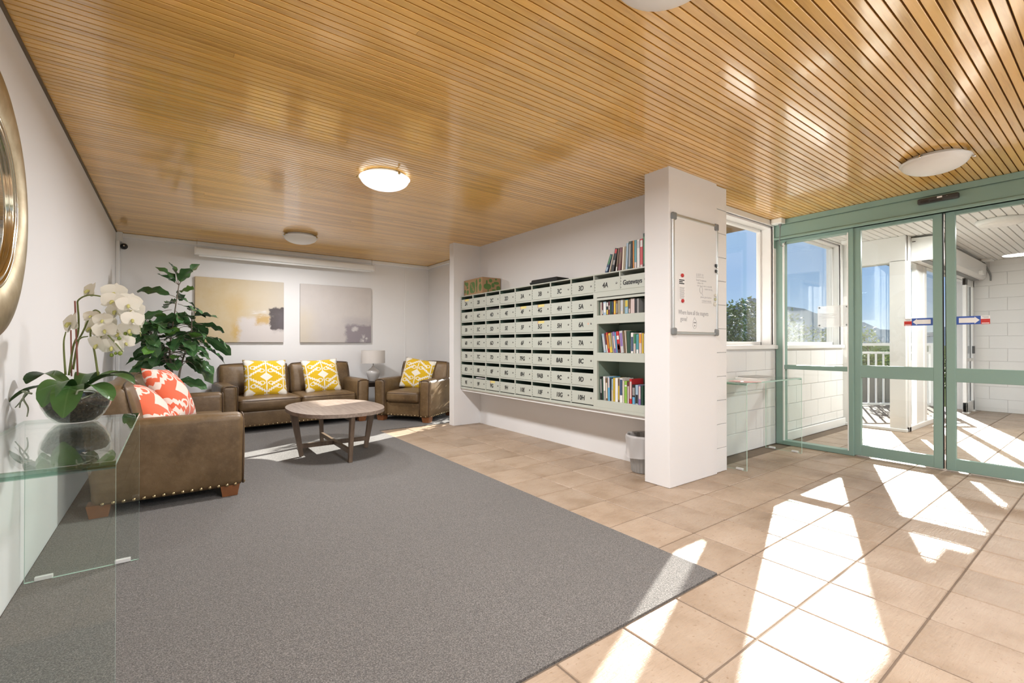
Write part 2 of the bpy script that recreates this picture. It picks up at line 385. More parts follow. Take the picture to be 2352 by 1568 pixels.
def window(n, w, y_in, y_gl):
    x0, x1, z0, z1 = w; f = 0.05
    win = S(boxes('window_%d' % n, [((x0, y_in + 0.012, z0), (x0 + 0.018, y_gl, z1)), ((x1 - 0.018, y_in + 0.012, z0), (x1, y_gl, z1)), ((x0, y_in + 0.012, z1 - 0.018), (x1, y_gl, z1)), ((x0, y_in + 0.012, z0), (x1, y_gl, z0 + 0.012))], m_trim))
    boxes('window_frame', [((x0 + 0.018, y_gl - 0.025, z0 + 0.012), (x0 + 0.018 + f * .4, y_gl + 0.02, z1 - 0.018)), ((x1 - 0.018 - f * .4, y_gl - 0.025, z0 + 0.012), (x1 - 0.018, y_gl + 0.02, z1 - 0.018)),
        ((x0, y_gl - 0.025, z1 - 0.018 - f * .5), (x1, y_gl + 0.02, z1 - 0.018)), ((x0, y_gl - 0.025, z0 + 0.012), (x1, y_gl + 0.02, z0 + 0.012 + f * .7))], m_trim, win, bev=0.003)
    box('pane', (x0 + 0.03, y_gl - 0.003, z0 + 0.03), (x1 - 0.03, y_gl + 0.003, z1 - 0.03), m_glass, win)
    box('window_sill', (x0 - 0.05, y_in - 0.035, z0 - 0.032), (x1 + 0.05, y_in + 0.03, z0 + 0.012), m_trim, win, bev=0.006)
    boxes('casing', [((x0 - 0.055, y_in - 0.014, z0 + 0.012), (x0, y_in + 0.014, z1 + 0.02)), ((x1, y_in - 0.014, z0 + 0.012), (x1 + 0.055, y_in + 0.014, z1 + 0.02)), ((x0 - 0.055, y_in - 0.014, z1), (x1 + 0.055, y_in + 0.014, H - 0.001))], m_trim, win, bev=0.004)
    return win
window(1, W1, YW, YW + 0.135)
window(2, W2, YW, YW + 0.10)
# glazed opening at the end of the lounge, behind the column
w3 = S(boxes('window_3', [((XR + 0.02, YCOL1 + 0.04, 0.0), (XR + 0.12, YCOL1 + 0.075, 2.16)), ((XR + 0.02, 6.37, 0.0), (XR + 0.12, 6.42, 2.16)), ((XR + 0.02, YCOL1 + 0.04, 2.10), (XR + 0.12, 6.42, 2.16)), ((XR + 0.02, YCOL1 + 0.04, 0.0), (XR + 0.12, 6.42, 0.05))], m_trim))
box('pane', (XR + 0.065, YCOL1 + 0.06, 0.03), (XR + 0.072, 6.39, 2.13), m_glass, w3)
# wide unseen rear window, added to bring more light in
w4 = S(boxes('window_4', [((XL + 0.4, YN - 0.1, 0.25), (XL + 0.46, YN - 0.04, 2.25)), ((XD - 0.56, YN - 0.1, 0.25), (XD - 0.5, YN - 0.04, 2.25)), ((2.3, YN - 0.1, 0.25), (2.36, YN - 0.04, 2.25)), ((XL + 0.4, YN - 0.1, 2.19), (XD - 0.5, YN - 0.04, 2.25)), ((XL + 0.4, YN - 0.1, 0.25), (XD - 0.5, YN - 0.04, 0.31))], m_trim))
box('pane', (XL + 0.43, YN - 0.073, 0.28), (2.33, YN - 0.067, 2.22), m_glass, w4); box('pane', (2.33, YN - 0.073, 0.28), (XD - 0.53, YN - 0.067, 2.22), m_glass, w4)

# door wall: fixed light, two sliding leaves, header with operator cover
S(boxes('wall_right', [((XD - 0.05, YN, 0), (XD + 0.1, -0.55, H + 0.01)), ((XD - 0.02, -0.6, 2.34), (XD + 0.08, YW, H + 0.06))], m_wall))
hd = S(boxes('trim_6', [((XD - 0.085, -0.55, 2.155 + 0.03), (XD + 0.04, YW - 0.01, 2.342))], m_green, bev=0.012, seg=2))
boxes('cover_lip', [((XD - 0.10, -0.55, 2.185), (XD - 0.02, YW - 0.01, 2.212))], m_green, hd, bev=0.006)
boxes('cover_cap', [((XD - 0.10, YW - 0.016, 2.10), (XD + 0.04, YW - 0.008, 2.345))], m_green, hd, bev=0.003)
box('head_strip', (XD - 0.09, -0.55, 2.342), (XD + 0.04, YW - 0.01, H - 0.002), m_green, hd)
fx = S(boxes('window_5', [((XD - 0.05, 2.245, 0), (XD + 0.05, YW - 0.008, 2.19)), ((XD - 0.05, 1.615, 0), (XD + 0.05, 1.66, 2.19)), ((XD - 0.05, 1.65, 2.15), (XD + 0.05, 2.25, 2.19)), ((XD - 0.05, 1.65, 0), (XD + 0.05, 2.25, 0.045)), ((XD - 0.045, 1.65, 0.806), (XD + 0.045, 2.25, 0.85))], m_green, bev=0.004))
boxes('glazing_bead', [((XD - 0.054, 2.238, 0.045), (XD - 0.03, 2.25, 2.15)), ((XD - 0.054, 1.655, 0.045), (XD - 0.03, 1.664, 2.15))], m_trim, fx)
box('pane', (XD - 0.004, 1.655, 0.85), (XD + 0.003, 2.25, 2.155), m_glass, fx); box('pane', (XD - 0.004, 1.655, 0.04), (XD + 0.003, 2.25, 0.81), m_glass, fx)
def leaf(n, y0, y1, x, open_side):
    L = S(boxes('door_%d' % n, [((x - 0.022, y0, 0.012), (x + 0.022, y0 + 0.06, 2.225)), ((x - 0.022, y1 - 0.06, 0.012), (x + 0.022, y1, 2.225))], m_green, bev=0.004))
    box('top_rail', (x - 0.02, y0 + 0.055, 2.155), (x + 0.02, y1 - 0.055, 2.224), m_green, L, 0.003)
    box('middle_rail', (x - 0.02, y0 + 0.055, 0.755), (x + 0.02, y1 - 0.055, 0.87), m_green, L, 0.003)
    box('bottom_rail', (x - 0.02, y0 + 0.055, 0.013), (x + 0.02, y1 - 0.055, 0.112), m_green, L, 0.003)
    box('pane', (x - 0.003, y0 + 0.05, 0.865), (x + 0.003, y1 - 0.05, 2.16), m_glass, L)
    box('pane', (x - 0.003, y0 + 0.05, 0.108), (x + 0.003, y1 - 0.05, 0.76), m_glass, L)
    ys = y0 if open_side < 0 else y1
    boxes('brush_seal', [((x - 0.01, ys - 0.006, 0.015), (x + 0.01, ys + 0.006, 2.22))], m_dark, L)
    return L
leaf1 = leaf(1, 0.985, 1.622, XD - 0.012, -1)
leaf2 = leaf(2, 0.225, 0.963, XD - 0.012, 1)
fx2 = S(boxes('window_6', [((XD - 0.03, -0.55, 0), (XD + 0.06, -0.50, 2.19)), ((XD - 0.03, -0.55, 2.15), (XD + 0.06, 0.235, 2.19)), ((XD + 0.015, 0.19, 0), (XD + 0.06, 0.235, 2.19)), ((XD + 0.015, -0.55, 0), (XD + 0.06, 0.235, 0.05)), ((XD + 0.015, -0.55, 0.806), (XD + 0.06, 0.2, 0.85))], m_green))
box('pane', (XD + 0.03, -0.52, 0.04), (XD + 0.036, 0.2, 2.16), m_glass, fx2)

# vestibule beyond the doors
m_vboard = M('white_ceiling_board', (0.80, 0.80, 0.785), 0.5)
vceil = S(box('ceiling_vestibule', (XD + 0.08, -1.2, H + 0.014), (XF + 0.2, YW + 0.2, H + 0.12), M('grey_groove', (0.22, 0.22, 0.21), 0.8)))
_vme = board_me(0.066, 0.0145, 0.004); _vme.materials.append(m_vboard)
y = YW - 0.04
while y > -1.15:
    x1 = XA - 0.01 if y > YC else XF
    link('board', _vme, vceil, None, (XD + 0.09, y, H), None, (x1 - XD - 0.09, 1, 1)); y -= 0.073
wall_far = S(box('wall_far', (XF, -1.2, 0), (XF + 0.2, YC + 0.2, H + 0.01), m_joint))
m_blk2 = m_block
block_wall(wall_far, 'y', XF, 0.0, YC - 0.02, 0, H, -1)
S(box('wall_vestibule_side', (XD + 0.1, -1.35, 0), (XF + 0.2, -1.2, H + 0.01), m_wall))
# glazed corner of the vestibule: front face at X = XA, return at Y = YC
S(boxes('window_7', [((XA - 0.05, YC, 2.085), (XA + 0.05, YW, H)), ((XA - 0.05, YC, 0), (XA + 0.05, 1.83, 2.1)), ((XA - 0.05, 2.26, 0), (XA + 0.05, YW, 2.1)), ((XA - 0.06, YC - 0.01, 0), (XA + 0.05, YW, 0.035))], m_trim, bev=0.005))
box('pane', (XA - 0.003, 1.82, 0.03), (XA + 0.003, 2.27, 2.09), m_glass, bpy.data.objects['window_7'])
w8 = S(boxes('window_8', [((XA, YC - 0.02, 0), (XA + 0.08, YC + 0.04, H)), ((7.58, YC - 0.01, 0), (7.66, YC + 0.04, 2.1)), ((7.94, YC - 0.01, 0), (8.06, YC + 0.04, 2.1)), ((8.86, YC - 0.01, 0), (8.96, YC + 0.04, 2.1)), ((XA, YC - 0.01, 2.085), (XF, YC + 0.06, H)), ((XA, YC - 0.02, 0), (8.96, YC + 0.04, 0.06))], m_trim, bev=0.004))
box('infill_panel', (7.66, YC, 0.06), (7.94, YC + 0.03, 2.09), m_trim, w8)
box('pane', (7.29, YC + 0.012, 0.05), (7.59, YC + 0.018, 2.09), m_glass, w8); box('pane', (8.05, YC + 0.012, 0.05), (8.87, YC + 0.018, 2.09), m_glass, w8)
d3 = S(boxes('door_3', [((9.84, YC - 0.105, 0.02), (9.92, YC - 0.06, 2.09)), ((10.34, YC - 0.105, 0.02), (10.42, YC - 0.06, 2.09)), ((9.84, YC - 0.105, 1.98), (10.42, YC - 0.06, 2.09)), ((9.84, YC - 0.105, 0.02), (10.42, YC - 0.06, 0.17)), ((9.9, YC - 0.1, 0.80), (10.36, YC - 0.065, 0.85))], m_trim, bev=0.004))
box('pane', (9.91, YC - 0.086, 0.16), (10.35, YC - 0.08, 2.0), m_glass, d3)
box('door_handle', (10.27, YC - 0.13, 0.92), (10.31, YC - 0.1, 1.04), m_black, d3, 0.004)
boxes('seal', [((10.215, YC - 0.092, 0.17), (10.23, YC - 0.084, 1.98))], m_dark, d3)
boxes('bottom_guide', [((9.86, YC - 0.13, 0.001), (9.98, YC - 0.05, 0.02)), ((10.28, YC - 0.13, 0.001), (10.4, YC - 0.05, 0.02))], m_trim, d3)
# ================================================================== LAMPS AND FITTINGS ON CEILING, WALLS AND DOORS
m_opal = M('opal_glass', (0.86, 0.85, 0.82), 0.35, spec=0.5)
m_opal_lit = M('opal_glass_lit', (0.9, 0.9, 0.88), 0.35, emc=(1.0, 0.985, 0.95, 1), ems=0.9)
m_brass = M('aged_brass', (0.55, 0.43, 0.22), 0.3, 1.0)
m_chrome = M('chrome', (0.75, 0.75, 0.74), 0.15, 1.0)
m_white = M('white_plastic', (0.82, 0.82, 0.80), 0.4)
def lamp(x, y, label, lit=False, rot=0.0, metal=None, power=1.0):
    t = thing('ceiling_lamp', label, 'ceiling lamp', (x, y, H), rot, 'frosted glass bowl lamps on the timber ceiling')
    lathe('back_plate', [(0.0, -0.001), (0.175, -0.001), (0.18, -0.006), (0.175, -0.03), (0.16, -0.035), (0, -0.035)], m_white, t, 40)
    prof = [(0.202 * math.sin(a), -0.032 - 0.088 * (1 - (1 - math.cos(a)))) for a in [0.0001 + k * math.pi / 2 / 12 for k in range(13)]]
    prof = prof + [(0.212, -0.028), (0.209, -0.025)] + [(0.197 * math.sin(a), -0.026 - 0.085 * math.cos(a)) for a in [math.pi / 2 - k * math.pi / 2 / 12 for k in range(13)]]
    lathe('glass_bowl', prof, m_opal_lit if lit else m_opal, t, 48)
    for k in range(3):
        a = k * 2 * math.pi / 3 + 0.5
        c = tube('clip', [(0.17 * math.cos(a), 0.17 * math.sin(a), -0.012), (0.215 * math.cos(a), 0.215 * math.sin(a), -0.018), (0.222 * math.cos(a), 0.222 * math.sin(a), -0.034)], 0.005, metal or m_brass, t, 8)
        lathe('clip_knob', [(0.001, -0.046), (0.008, -0.044), (0.011, -0.036), (0.008, -0.028), (0.001, -0.026)], metal or m_brass, c, 12, (0.221 * math.cos(a), 0.221 * math.sin(a), 0))
    t.scale = (0.92, 0.92, 0.92)
    if power == 0: return t
    ld = bpy.data.lights.new('lamp_and_fill_light', 'AREA'); ld.shape = 'DISK'; ld.size = 0.34; ld.energy = LAMP_W * power; ld.color = (0.985, 0.985, 1.0); ld.spread = R(180)  # under unlit and rear bowls this disc is added fill
    lo = bpy.data.objects.new('lamp_and_fill_light', ld); COL.objects.link(lo); lo.parent = t; lo.location = (0, 0, -0.127)
    t.scale = (0.92, 0.92, 0.92)
    return t
lamp(1.335, 3.50, 'switched-on frosted glass bowl lamp, glowing white on the timber ceiling', True, 0.2, power=1.2)
lamp(1.245, 6.03, 'unlit frosted bowl lamp with added fill light on the ceiling nearest the wall with the two paintings', rot=0.9, power=0.72)  # bowl is off; the light below it is added fill
lamp(4.35, 0.852, 'unlit frosted bowl lamp on the ceiling near the sea green sliding doors', rot=0.35, metal=m_chrome, power=0.0)
lamp(1.355, 0.95, 'unlit frosted bowl lamp with added fill light, cut off by the top edge of the photograph', rot=1.3, metal=m_chrome)  # also switched off, with fill light added beneath
lamp(1.40, -1.45, 'added unseen fill lamp on the ceiling behind the camera, over the carpet side', power=1.25)  # out-of-view lamp added to brighten the room
lamp(4.0, -1.45, 'added unseen fill lamp on the ceiling behind the camera, towards the door side', power=1.25)  # second added lamp out of view, for fill
# ================================================================== SOFAS, ARMCHAIR, CUSHIONS, TABLES
def leather_mat():
    g = G('worn_brown_leather'); p = g.pos(); a = g.noise(p, 3.2, 5, 0.6); b = g.noise(p, 26, 4, 0.65); w = g.noise(p, 320, 2)
    c = g.ramp(a, [(0.28, (0.075, 0.043, 0.017)), (0.52, (0.140, 0.086, 0.038)), (0.78, (0.215, 0.140, 0.070))])
    c = g.mix(g.math('MULTIPLY', g.step(b, 0.5, 0.75), 0.35), c, (0.25, 0.165, 0.085))
    g.set(col=c, rough=g.math('MULTIPLY_ADD', b, 0.22, 0.30), spec=0.5)
    g.bump(g.math('ADD', g.math('MULTIPLY', w, 0.35), g.math('MULTIPLY', g.noise(p, 11, 3), 1.6)), 0.22, 0.012); return g.m
m_leather = leather_mat()
m_piping = M('dark_leather_piping', (0.075, 0.043, 0.022), 0.4)
m_nail = M('antique_brass_nail', (0.42, 0.32, 0.18), 0.28, 1.0)
m_footwood = M('red_brown_wood', (0.25, 0.095, 0.035), 0.4, var=0.3, scale=18)
def nails(name, paths, parent, sp=0.05, r=0.0115):
    V, F = [], []
    prof = [(r, 0.0), (r * 0.86, r * 0.42), (r * 0.5, r * 0.66)]
    for a, b, nrm in paths:
        a, b, nrm = Vector(a), Vector(b), Vector(nrm); L = (b - a).length; n = max(2, int(L / sp)); t = (b - a).normalized(); w = nrm.cross(t)
        for k in range(n):
            c = a + (b - a) * ((k + 0.5) / n); base = len(V)
            for rr, hh in prof:
                for q in range(7):
                    an = 2 * math.pi * q / 7; V.append(c + (t * math.cos(an) + w * math.sin(an)) * rr + nrm * hh)
            V.append(c + nrm * r * 0.72)
            for i in range(2):
                for q in range(7): F.append((base + i * 7 + q, base + i * 7 + (q + 1) % 7, base + (i + 1) * 7 + (q + 1) % 7, base + (i + 1) * 7 + q))
            for q in range(7): F.append((base + 14 + q, base + 14 + (q + 1) % 7, base + 21))
    return tag(link(name, mesh(name, V, F, True), parent, m_nail), kind='stuff')
def sofa(name, label, cat, loc, rz, w, n, d=0.86, group=None):
    t = thing(name, label, cat, loc, rz, 'brown leather seating'); aw, ah, zb = 0.165, 0.585, 0.075
    inner = w - 2 * aw
    rbox('base', (inner + 0.04, d - 0.10, 0.195), 0.025, m_leather, t, (0, 0.0, zb + 0.0975))
    for s in (-1, 1):
        def lean(v, s=s):
            k = (v.z + 0.245) / 0.49; v.x += s * 0.012 * k; return v
        a = rbox('arm', (aw, d - 0.05, ah - zb), 0.045, m_leather, t, (s * (w / 2 - aw / 2), -0.025, (ah + zb) / 2), bulge=(0.010, 0.006, 0.006), fn=lean)
        x = aw / 2 - 0.012; y0 = -(d - 0.05) / 2 + 0.008; hz = (ah - zb) / 2 - 0.006
        path = [(-x, y0, -hz + 0.01), (-x, y0, hz - 0.05), (-x + 0.012, y0, hz - 0.018), (-x + 0.045, y0, hz - 0.002), (x - 0.035, y0, hz - 0.002), (x + 0.002, y0, hz - 0.018), (x + 0.008, y0, hz - 0.05), (x - 0.001, y0, -hz + 0.01)]
        tube('piping', curve_pts(path, 4), 0.0055, m_piping, a, 6)
    def backfn(v):
        v.z += 0.03 * (1 - (v.x / (w / 2)) ** 2) if v.z > 0.2 else 0; return v
    rbox('back_frame', (w - 0.10, 0.12, 0.58), 0.04, m_leather, t, (0, d / 2 - 0.075, zb + 0.33), (R(-6), 0, 0))
    bw = (w - 0.07) / n
    for k in range(n):
        x = -((w - 0.07) / 2) + bw * (k + 0.5)
        c = rbox('back_cushion', (bw - 0.008, 0.18, 0.44), 0.06, m_leather, t, (x, d / 2 - 0.175, 0.585), (R(-13), 0, 0), bulge=(0, 0.045, 0.02), nflat=6)
        hw, hh = bw / 2 - 0.02, 0.205
        tube('piping', curve_pts([(-hw, -0.075, -hh), (-hw - 0.008, -0.075, 0), (-hw + 0.004, -0.075, hh - 0.03), (-hw + 0.05, -0.075, hh + 0.006), (0, -0.08, hh + 0.018), (hw - 0.05, -0.075, hh + 0.006), (hw - 0.004, -0.075, hh - 0.03), (hw + 0.008, -0.075, 0), (hw, -0.075, -hh)], 5), 0.005, m_piping, c, 6)
    sw = (inner - 0.004) / n
    for k in range(n):
        x = -inner / 2 + 0.002 + sw * (k + 0.5)
        c = rbox('seat_cushion', (sw - 0.006, d - 0.19, 0.15), 0.045, m_leather, t, (x, -0.085, zb + 0.195 + 0.072), bulge=(0, 0.012, 0.028), nflat=6)
        hw = sw / 2 - 0.02; yf = -(d - 0.19) / 2
        tube('piping', curve_pts([(-hw - 0.012, yf + 0.05, 0.048), (-hw + 0.02, yf + 0.006, 0.05), (0, yf - 0.002, 0.052), (hw - 0.02, yf + 0.006, 0.05), (hw + 0.012, yf + 0.05, 0.048)], 5), 0.0045, m_piping, c, 6)
    zf = zb + 0.018; yf = -d / 2; xs = w / 2
    nails('nailhead_trim', [((-xs + 0.015, yf - 0.001, zf), (-xs + aw - 0.005, yf - 0.001, zf), (0, -1, 0)), ((xs - aw + 0.005, yf - 0.001, zf), (xs - 0.015, yf - 0.001, zf), (0, -1, 0)), ((-inner / 2, yf + 0.048, zf), (inner / 2, yf + 0.048, zf), (0, -1, 0)),
        ((-xs - 0.001, d / 2 - 0.08, zf), (-xs - 0.001, yf + 0.03, zf), (-1, 0, 0)), ((xs + 0.001, yf + 0.03, zf), (xs + 0.001, d / 2 - 0.08, zf), (1, 0, 0))], t)
    for sx in (-1, 1):
        for sy in (-1, 1):
            V = [(-.045, -.045, 0), (.045, -.045, 0), (.045, .045, 0), (-.045, .045, 0), (-.058, -.058, .08), (.058, -.058, .08), (.058, .058, .08), (-.058, .058, .08)]
            me = mesh('foot', V, [(0, 3, 2, 1), (4, 5, 6, 7), (0, 1, 5, 4), (1, 2, 6, 5), (2, 3, 7, 6), (3, 0, 4, 7)])
            link('foot', me, t, m_footwood, (sx * (w / 2 - 0.075), sy * (d / 2 - 0.085), 0.0065))
    return t
sofa('leather_sofa', 'worn brown leather two-seat sofa along the left wall, seen from its arm side', 'sofa', (-0.02, 4.66, 0), R(90), 1.82, 2)
sofa('leather_sofa', 'worn brown leather two-seat sofa facing us below the two paintings', 'sofa', (1.295, 6.70, 0), R(3.5), 1.74, 2)
sofa('leather_armchair', 'brown leather armchair turned in at the far corner beside the table lamp', 'armchair', (2.86, 6.21, 0), R(-55), 0.86, 1)

def ikat_mat(name, ground, motif, sx=1.0, sz=1.0):
    """cloth printed with an ikat of diamonds, stems and toothed hooked bands; local x, z run over the face in half-widths"""
    g = G(name); o = g.obj(); X, Y, Z = g.xyz(o); wob = g.noise(o, 22, 2)
    wb = g.math('MULTIPLY_ADD', wob, 0.03, -0.015)
    u = g.math('ADD', g.math('MULTIPLY', X, 2.55 * sx), wb); v = g.math('ADD', g.math('MULTIPLY', Z, 2.45 * sz), wb)
    def cell(ou, ov):
        a = g.math('SUBTRACT', g.math('FRACT', g.math('ADD', u, ou)), 0.5); b = g.math('SUBTRACT', g.math('FRACT', g.math('ADD', v, ov)), 0.5)
        return g.math('ABSOLUTE', a), g.math('ABSOLUTE', b)
    mask = None
    def add(m):
        nonlocal mask
        mask = m if mask is None else g.math('MAXIMUM', mask, m)
    for ou, ov in ((0.0, 0.0), (0.5, 0.5)):
        a, b = cell(ou, ov)
        dm = g.math('ADD', g.math('MULTIPLY', a, 1.0), g.math('MULTIPLY', b, 1.35)); add(g.math('LESS_THAN', dm, 0.185))
        add(g.math('MULTIPLY', g.math('LESS_THAN', a, 0.017), g.math('LESS_THAN', b, 0.42)))
        saw = g.math('ABSOLUTE', g.math('SUBTRACT', g.math('FRACT', g.math('MULTIPLY', a, 15.0)), 0.5))
        band = g.math('ABSOLUTE', g.math('SUBTRACT', g.math('SUBTRACT', b, g.math('MULTIPLY', a, -0.62)), 0.47))
        add(g.math('MULTIPLY', g.math('LESS_THAN', band, g.math('MULTIPLY_ADD', saw, 0.085, 0.014)), g.math('LESS_THAN', a, 0.37)))
        hk = g.math('ABSOLUTE', g.math('SUBTRACT', g.math('SQRT', g.math('ADD', g.math('POWER', g.math('SUBTRACT', a, 0.37), 2.0), g.math('POWER', g.math('MULTIPLY', g.math('SUBTRACT', b, 0.30), 1.5), 2.0))), 0.075))
        add(g.math('LESS_THAN', hk, 0.017))
    weave = g.noise(o, 420, 2)
    c = g.mix(mask, ground, motif); c = g.mix(g.math('MULTIPLY', weave, 0.22), c, [x * 0.75 for x in ground])
    g.set(col=c, rough=0.9, spec=0.15, sheen=0.2); g.bump(g.math('ADD', weave, g.math('MULTIPLY', g.noise(o, 9, 2), 3.0)), 0.25, 0.006); return g.m
m_yellow = ikat_mat('yellow_ikat_cotton', (0.66, 0.42, 0.018), (0.80, 0.77, 0.70))
m_coral = ikat_mat('coral_ikat_cotton', (0.72, 0.145, 0.07), (0.80, 0.74, 0.66), 0.68, 0.68)
m_cream = M('cream_cotton', (0.76, 0.70, 0.62), 0.9, spec=0.15)
def pillow_me(s, th, seed=0):
    rnd = random.Random(seed); N = 18; V = []; F = []; idx = {}
    ph = [rnd.random() * 6 for _ in range(4)]
    for side in (-1, 1):
        for i in range(N + 1):
            for j in range(N + 1):
                u, v = -1 + 2 * i / N, -1 + 2 * j / N
                edge = abs(u) > 0.999 or abs(v) > 0.999
                if edge and side == 1: idx[(1, i, j)] = idx[(-1, i, j)]; continue
                k = max(0.0, (1 - abs(u) ** 2.6) * (1 - abs(v) ** 2.6)) ** 0.55
                x = u * s / 2 * (1 - 0.05 * (1 - v * v)); z = v * s / 2 * (1 - 0.05 * (1 - u * u))
                y = side * th / 2 * k * (1 + 0.10 * math.sin(3 * u + ph[0]) * math.sin(2.5 * v + ph[1]))
                idx[(side, i, j)] = len(V); V.append((x, y, z))
    for side in (-1, 1):
        for i in range(N):
            for j in range(N):
                q = [idx[(side, i, j)], idx[(side, i + 1, j)], idx[(side, i + 1, j + 1)], idx[(side, i, j + 1)]]
                if side == 1: q.reverse()
                F.append(tuple(q))
    return mesh('cushion', V, F, True)
def cushion(label, loc, rz, tilt, roll, m, s=0.48, th=0.17, seed=0):
    o = link('throw_cushion', pillow_me(s, th, seed), None, m, loc); o.rotation_mode = 'XYZ'
    o.rotation_euler = (Matrix.Rotation(rz, 4, 'Z') @ Matrix.Rotation(tilt, 4, 'X') @ Matrix.Rotation(roll, 4, 'Y')).to_euler()
    tag(o, label, 'cushion', 'yellow ikat cushions' if m is m_yellow else 'coral ikat cushions'); return o
cushion('yellow and white ikat cushion on the left seat of the far sofa', (0.945, 6.57, 0.635), R(3), R(-22), R(1.5), m_yellow, 0.50, 0.15, 1)
cushion('yellow and white ikat cushion on the right seat of the far sofa', (1.635, 6.61, 0.635), R(3), R(-22), R(-2.5), m_yellow, 0.48, 0.15, 2)
cushion('yellow and white ikat cushion leaning in the armchair', (2.89, 6.27, 0.63), R(-42), R(-20), R(9), m_yellow, 0.47, 0.15, 3)
cushion('coral and cream ikat cushion nearest us on the left sofa', (-0.14, 4.155, 0.60), R(78), R(-38), R(5), m_coral, 0.47, 0.19, 4)
cushion('coral and cream ikat cushion propped behind the nearer coral one', (-0.015, 4.56, 0.672), R(74), R(-29), R(5), m_coral, 0.47, 0.18, 5)

# oval coffee table
def wood_mat(name, a, b, ax=(2, 30, 30), rough=0.45):
    g = G(name); o = g.obj(); f = g.noise(g.vmul(o, ax), 2.0, 5, 0.6); g.set(col=g.ramp(f, [(0.3, a), (0.7, b)]), rough=rough, spec=0.4); g.bump(f, 0.08, 0.002); return g.m
m_tabletop = wood_mat('grey_brown_oak', (0.17, 0.125, 0.095), (0.30, 0.235, 0.19), (25, 2.0, 25))
m_tableleg = wood_mat('grey_brown_oak_legs', (0.12, 0.08, 0.052), (0.21, 0.15, 0.105), (30, 30, 2))
ct = thing('coffee_table', 'low oval grey-brown oak coffee table with crossed stretchers on the carpet', 'coffee table', (1.285, 4.69, 0.012))
oval = []
for k in range(72):
    a = 2 * math.pi * k / 72; c, s = math.cos(a), math.sin(a); e = 2 / 2.35
    oval.append((0.425 * math.copysign(abs(c) ** e, c), 0.60 * math.copysign(abs(s) ** e, s)))
prism('table_top', oval, 0.415, 0.447, m_tabletop, ct, 0.007, seg=2)
def bar_me(p, q, wa, wb, side):
    """tapering square bar from p to q, widths wa, wb; side = horizontal width direction"""
    p, q = Vector(p), Vector(q); t = (q - p).normalized(); s = Vector(side).normalized(); n = t.cross(s).normalized(); V = []
    for c, (w1, w2) in ((p, wa), (q, wb)):
        for i, j in ((-1, -1), (1, -1), (1, 1), (-1, 1)): V.append(c + s * i * w1 / 2 + n * j * w2 / 2)
    return mesh('bar', V, [(0, 3, 2, 1), (4, 5, 6, 7), (0, 1, 5, 4), (1, 2, 6, 5), (2, 3, 7, 6), (3, 0, 4, 7)])
for dx, dy, r0, r1 in ((1, 0, 0.305, 0.375), (-1, 0, 0.305, 0.375), (0, 1, 0.485, 0.55), (0, -1, 0.485, 0.55)):
    link('leg', bar_me((dx * r0, dy * r0, 0), (dx * r1, dy * r1, 0.416), (0.032, 0.036), (0.034, 0.062), (-dy, dx, 0)), ct, m_tableleg)
box('stretcher', (-0.315, -0.016, 0.075), (0.315, 0.016, 0.115), m_tableleg, ct, 0.003); box('stretcher', (-0.016, -0.495, 0.0755), (0.016, 0.495, 0.1155), m_tableleg, ct, 0.003)
box('top_rail', (-0.37, -0.016, 0.375), (0.37, 0.016, 0.4145), m_tableleg, ct, 0.003); box('top_rail', (-0.016, -0.545, 0.3755), (0.016, 0.545, 0.4148), m_tableleg, ct, 0.003)

# lamp table and lamp between sofa and armchair
m_ebony = M('black_brown_wood', (0.025, 0.018, 0.014), 0.35)
st = thing('side_table', 'small dark wooden side table squeezed between far sofa and armchair', 'side table', (2.44, 6.86, 0.0065))
box('table_top', (-0.17, -0.17, 0.475), (0.17, 0.17, 0.50), m_ebony, st, 0.004)
for sx in (-1, 1):
    for sy in (-1, 1): link('leg', bar_me((sx * .14, sy * .14, 0), (sx * .145, sy * .145, 0.476), (.025, .025), (.035, .035), (1, 0, 0)), st, m_ebony)
boxes('apron', [((-0.15, -0.155, 0.43), (0.15, -0.14, 0.476)), ((-0.15, 0.14, 0.43), (0.15, 0.155, 0.476)), ((-0.155, -0.15, 0.43), (-0.14, 0.15, 0.476)), ((0.14, -0.15, 0.43), (0.155, 0.15, 0.476))], m_ebony, st)
tl = thing('table_lamp', 'grey ceramic table lamp with pale drum shade on the side table', 'table lamp', (2.44, 6.86, 0.507))
m_ceramic = M('grey_ceramic', (0.52, 0.50, 0.48), 0.25, spec=0.5)
lathe('base', [(0.0, 0.0), (0.055, 0.0), (0.062, 0.006), (0.066, 0.02), (0.085, 0.07), (0.098, 0.115), (0.097, 0.14), (0.08, 0.165), (0.05, 0.19), (0.022, 0.21), (0.016, 0.23), (0.0, 0.232)], m_ceramic, tl, 36)
tube('stem', [(0, 0, 0.22), (0, 0, 0.34)], 0.006, m_chrome, tl, 10)
g = G('lamp_shade_linen'); g.set(col=(0.64, 0.60, 0.56), rough=0.9, spec=0.1); g.bump(g.noise(g.obj(), 260), 0.2, 0.002)
lathe('lamp_shade', [(0.168, 0.275), (0.172, 0.275), (0.172, 0.465), (0.168, 0.465), (0.168, 0.275)], g.m, tl, 40, smooth=False)
tube('shade_ring', [(-0.168, 0, 0.325), (0.168, 0, 0.325)], 0.002, m_chrome, tl, 6)

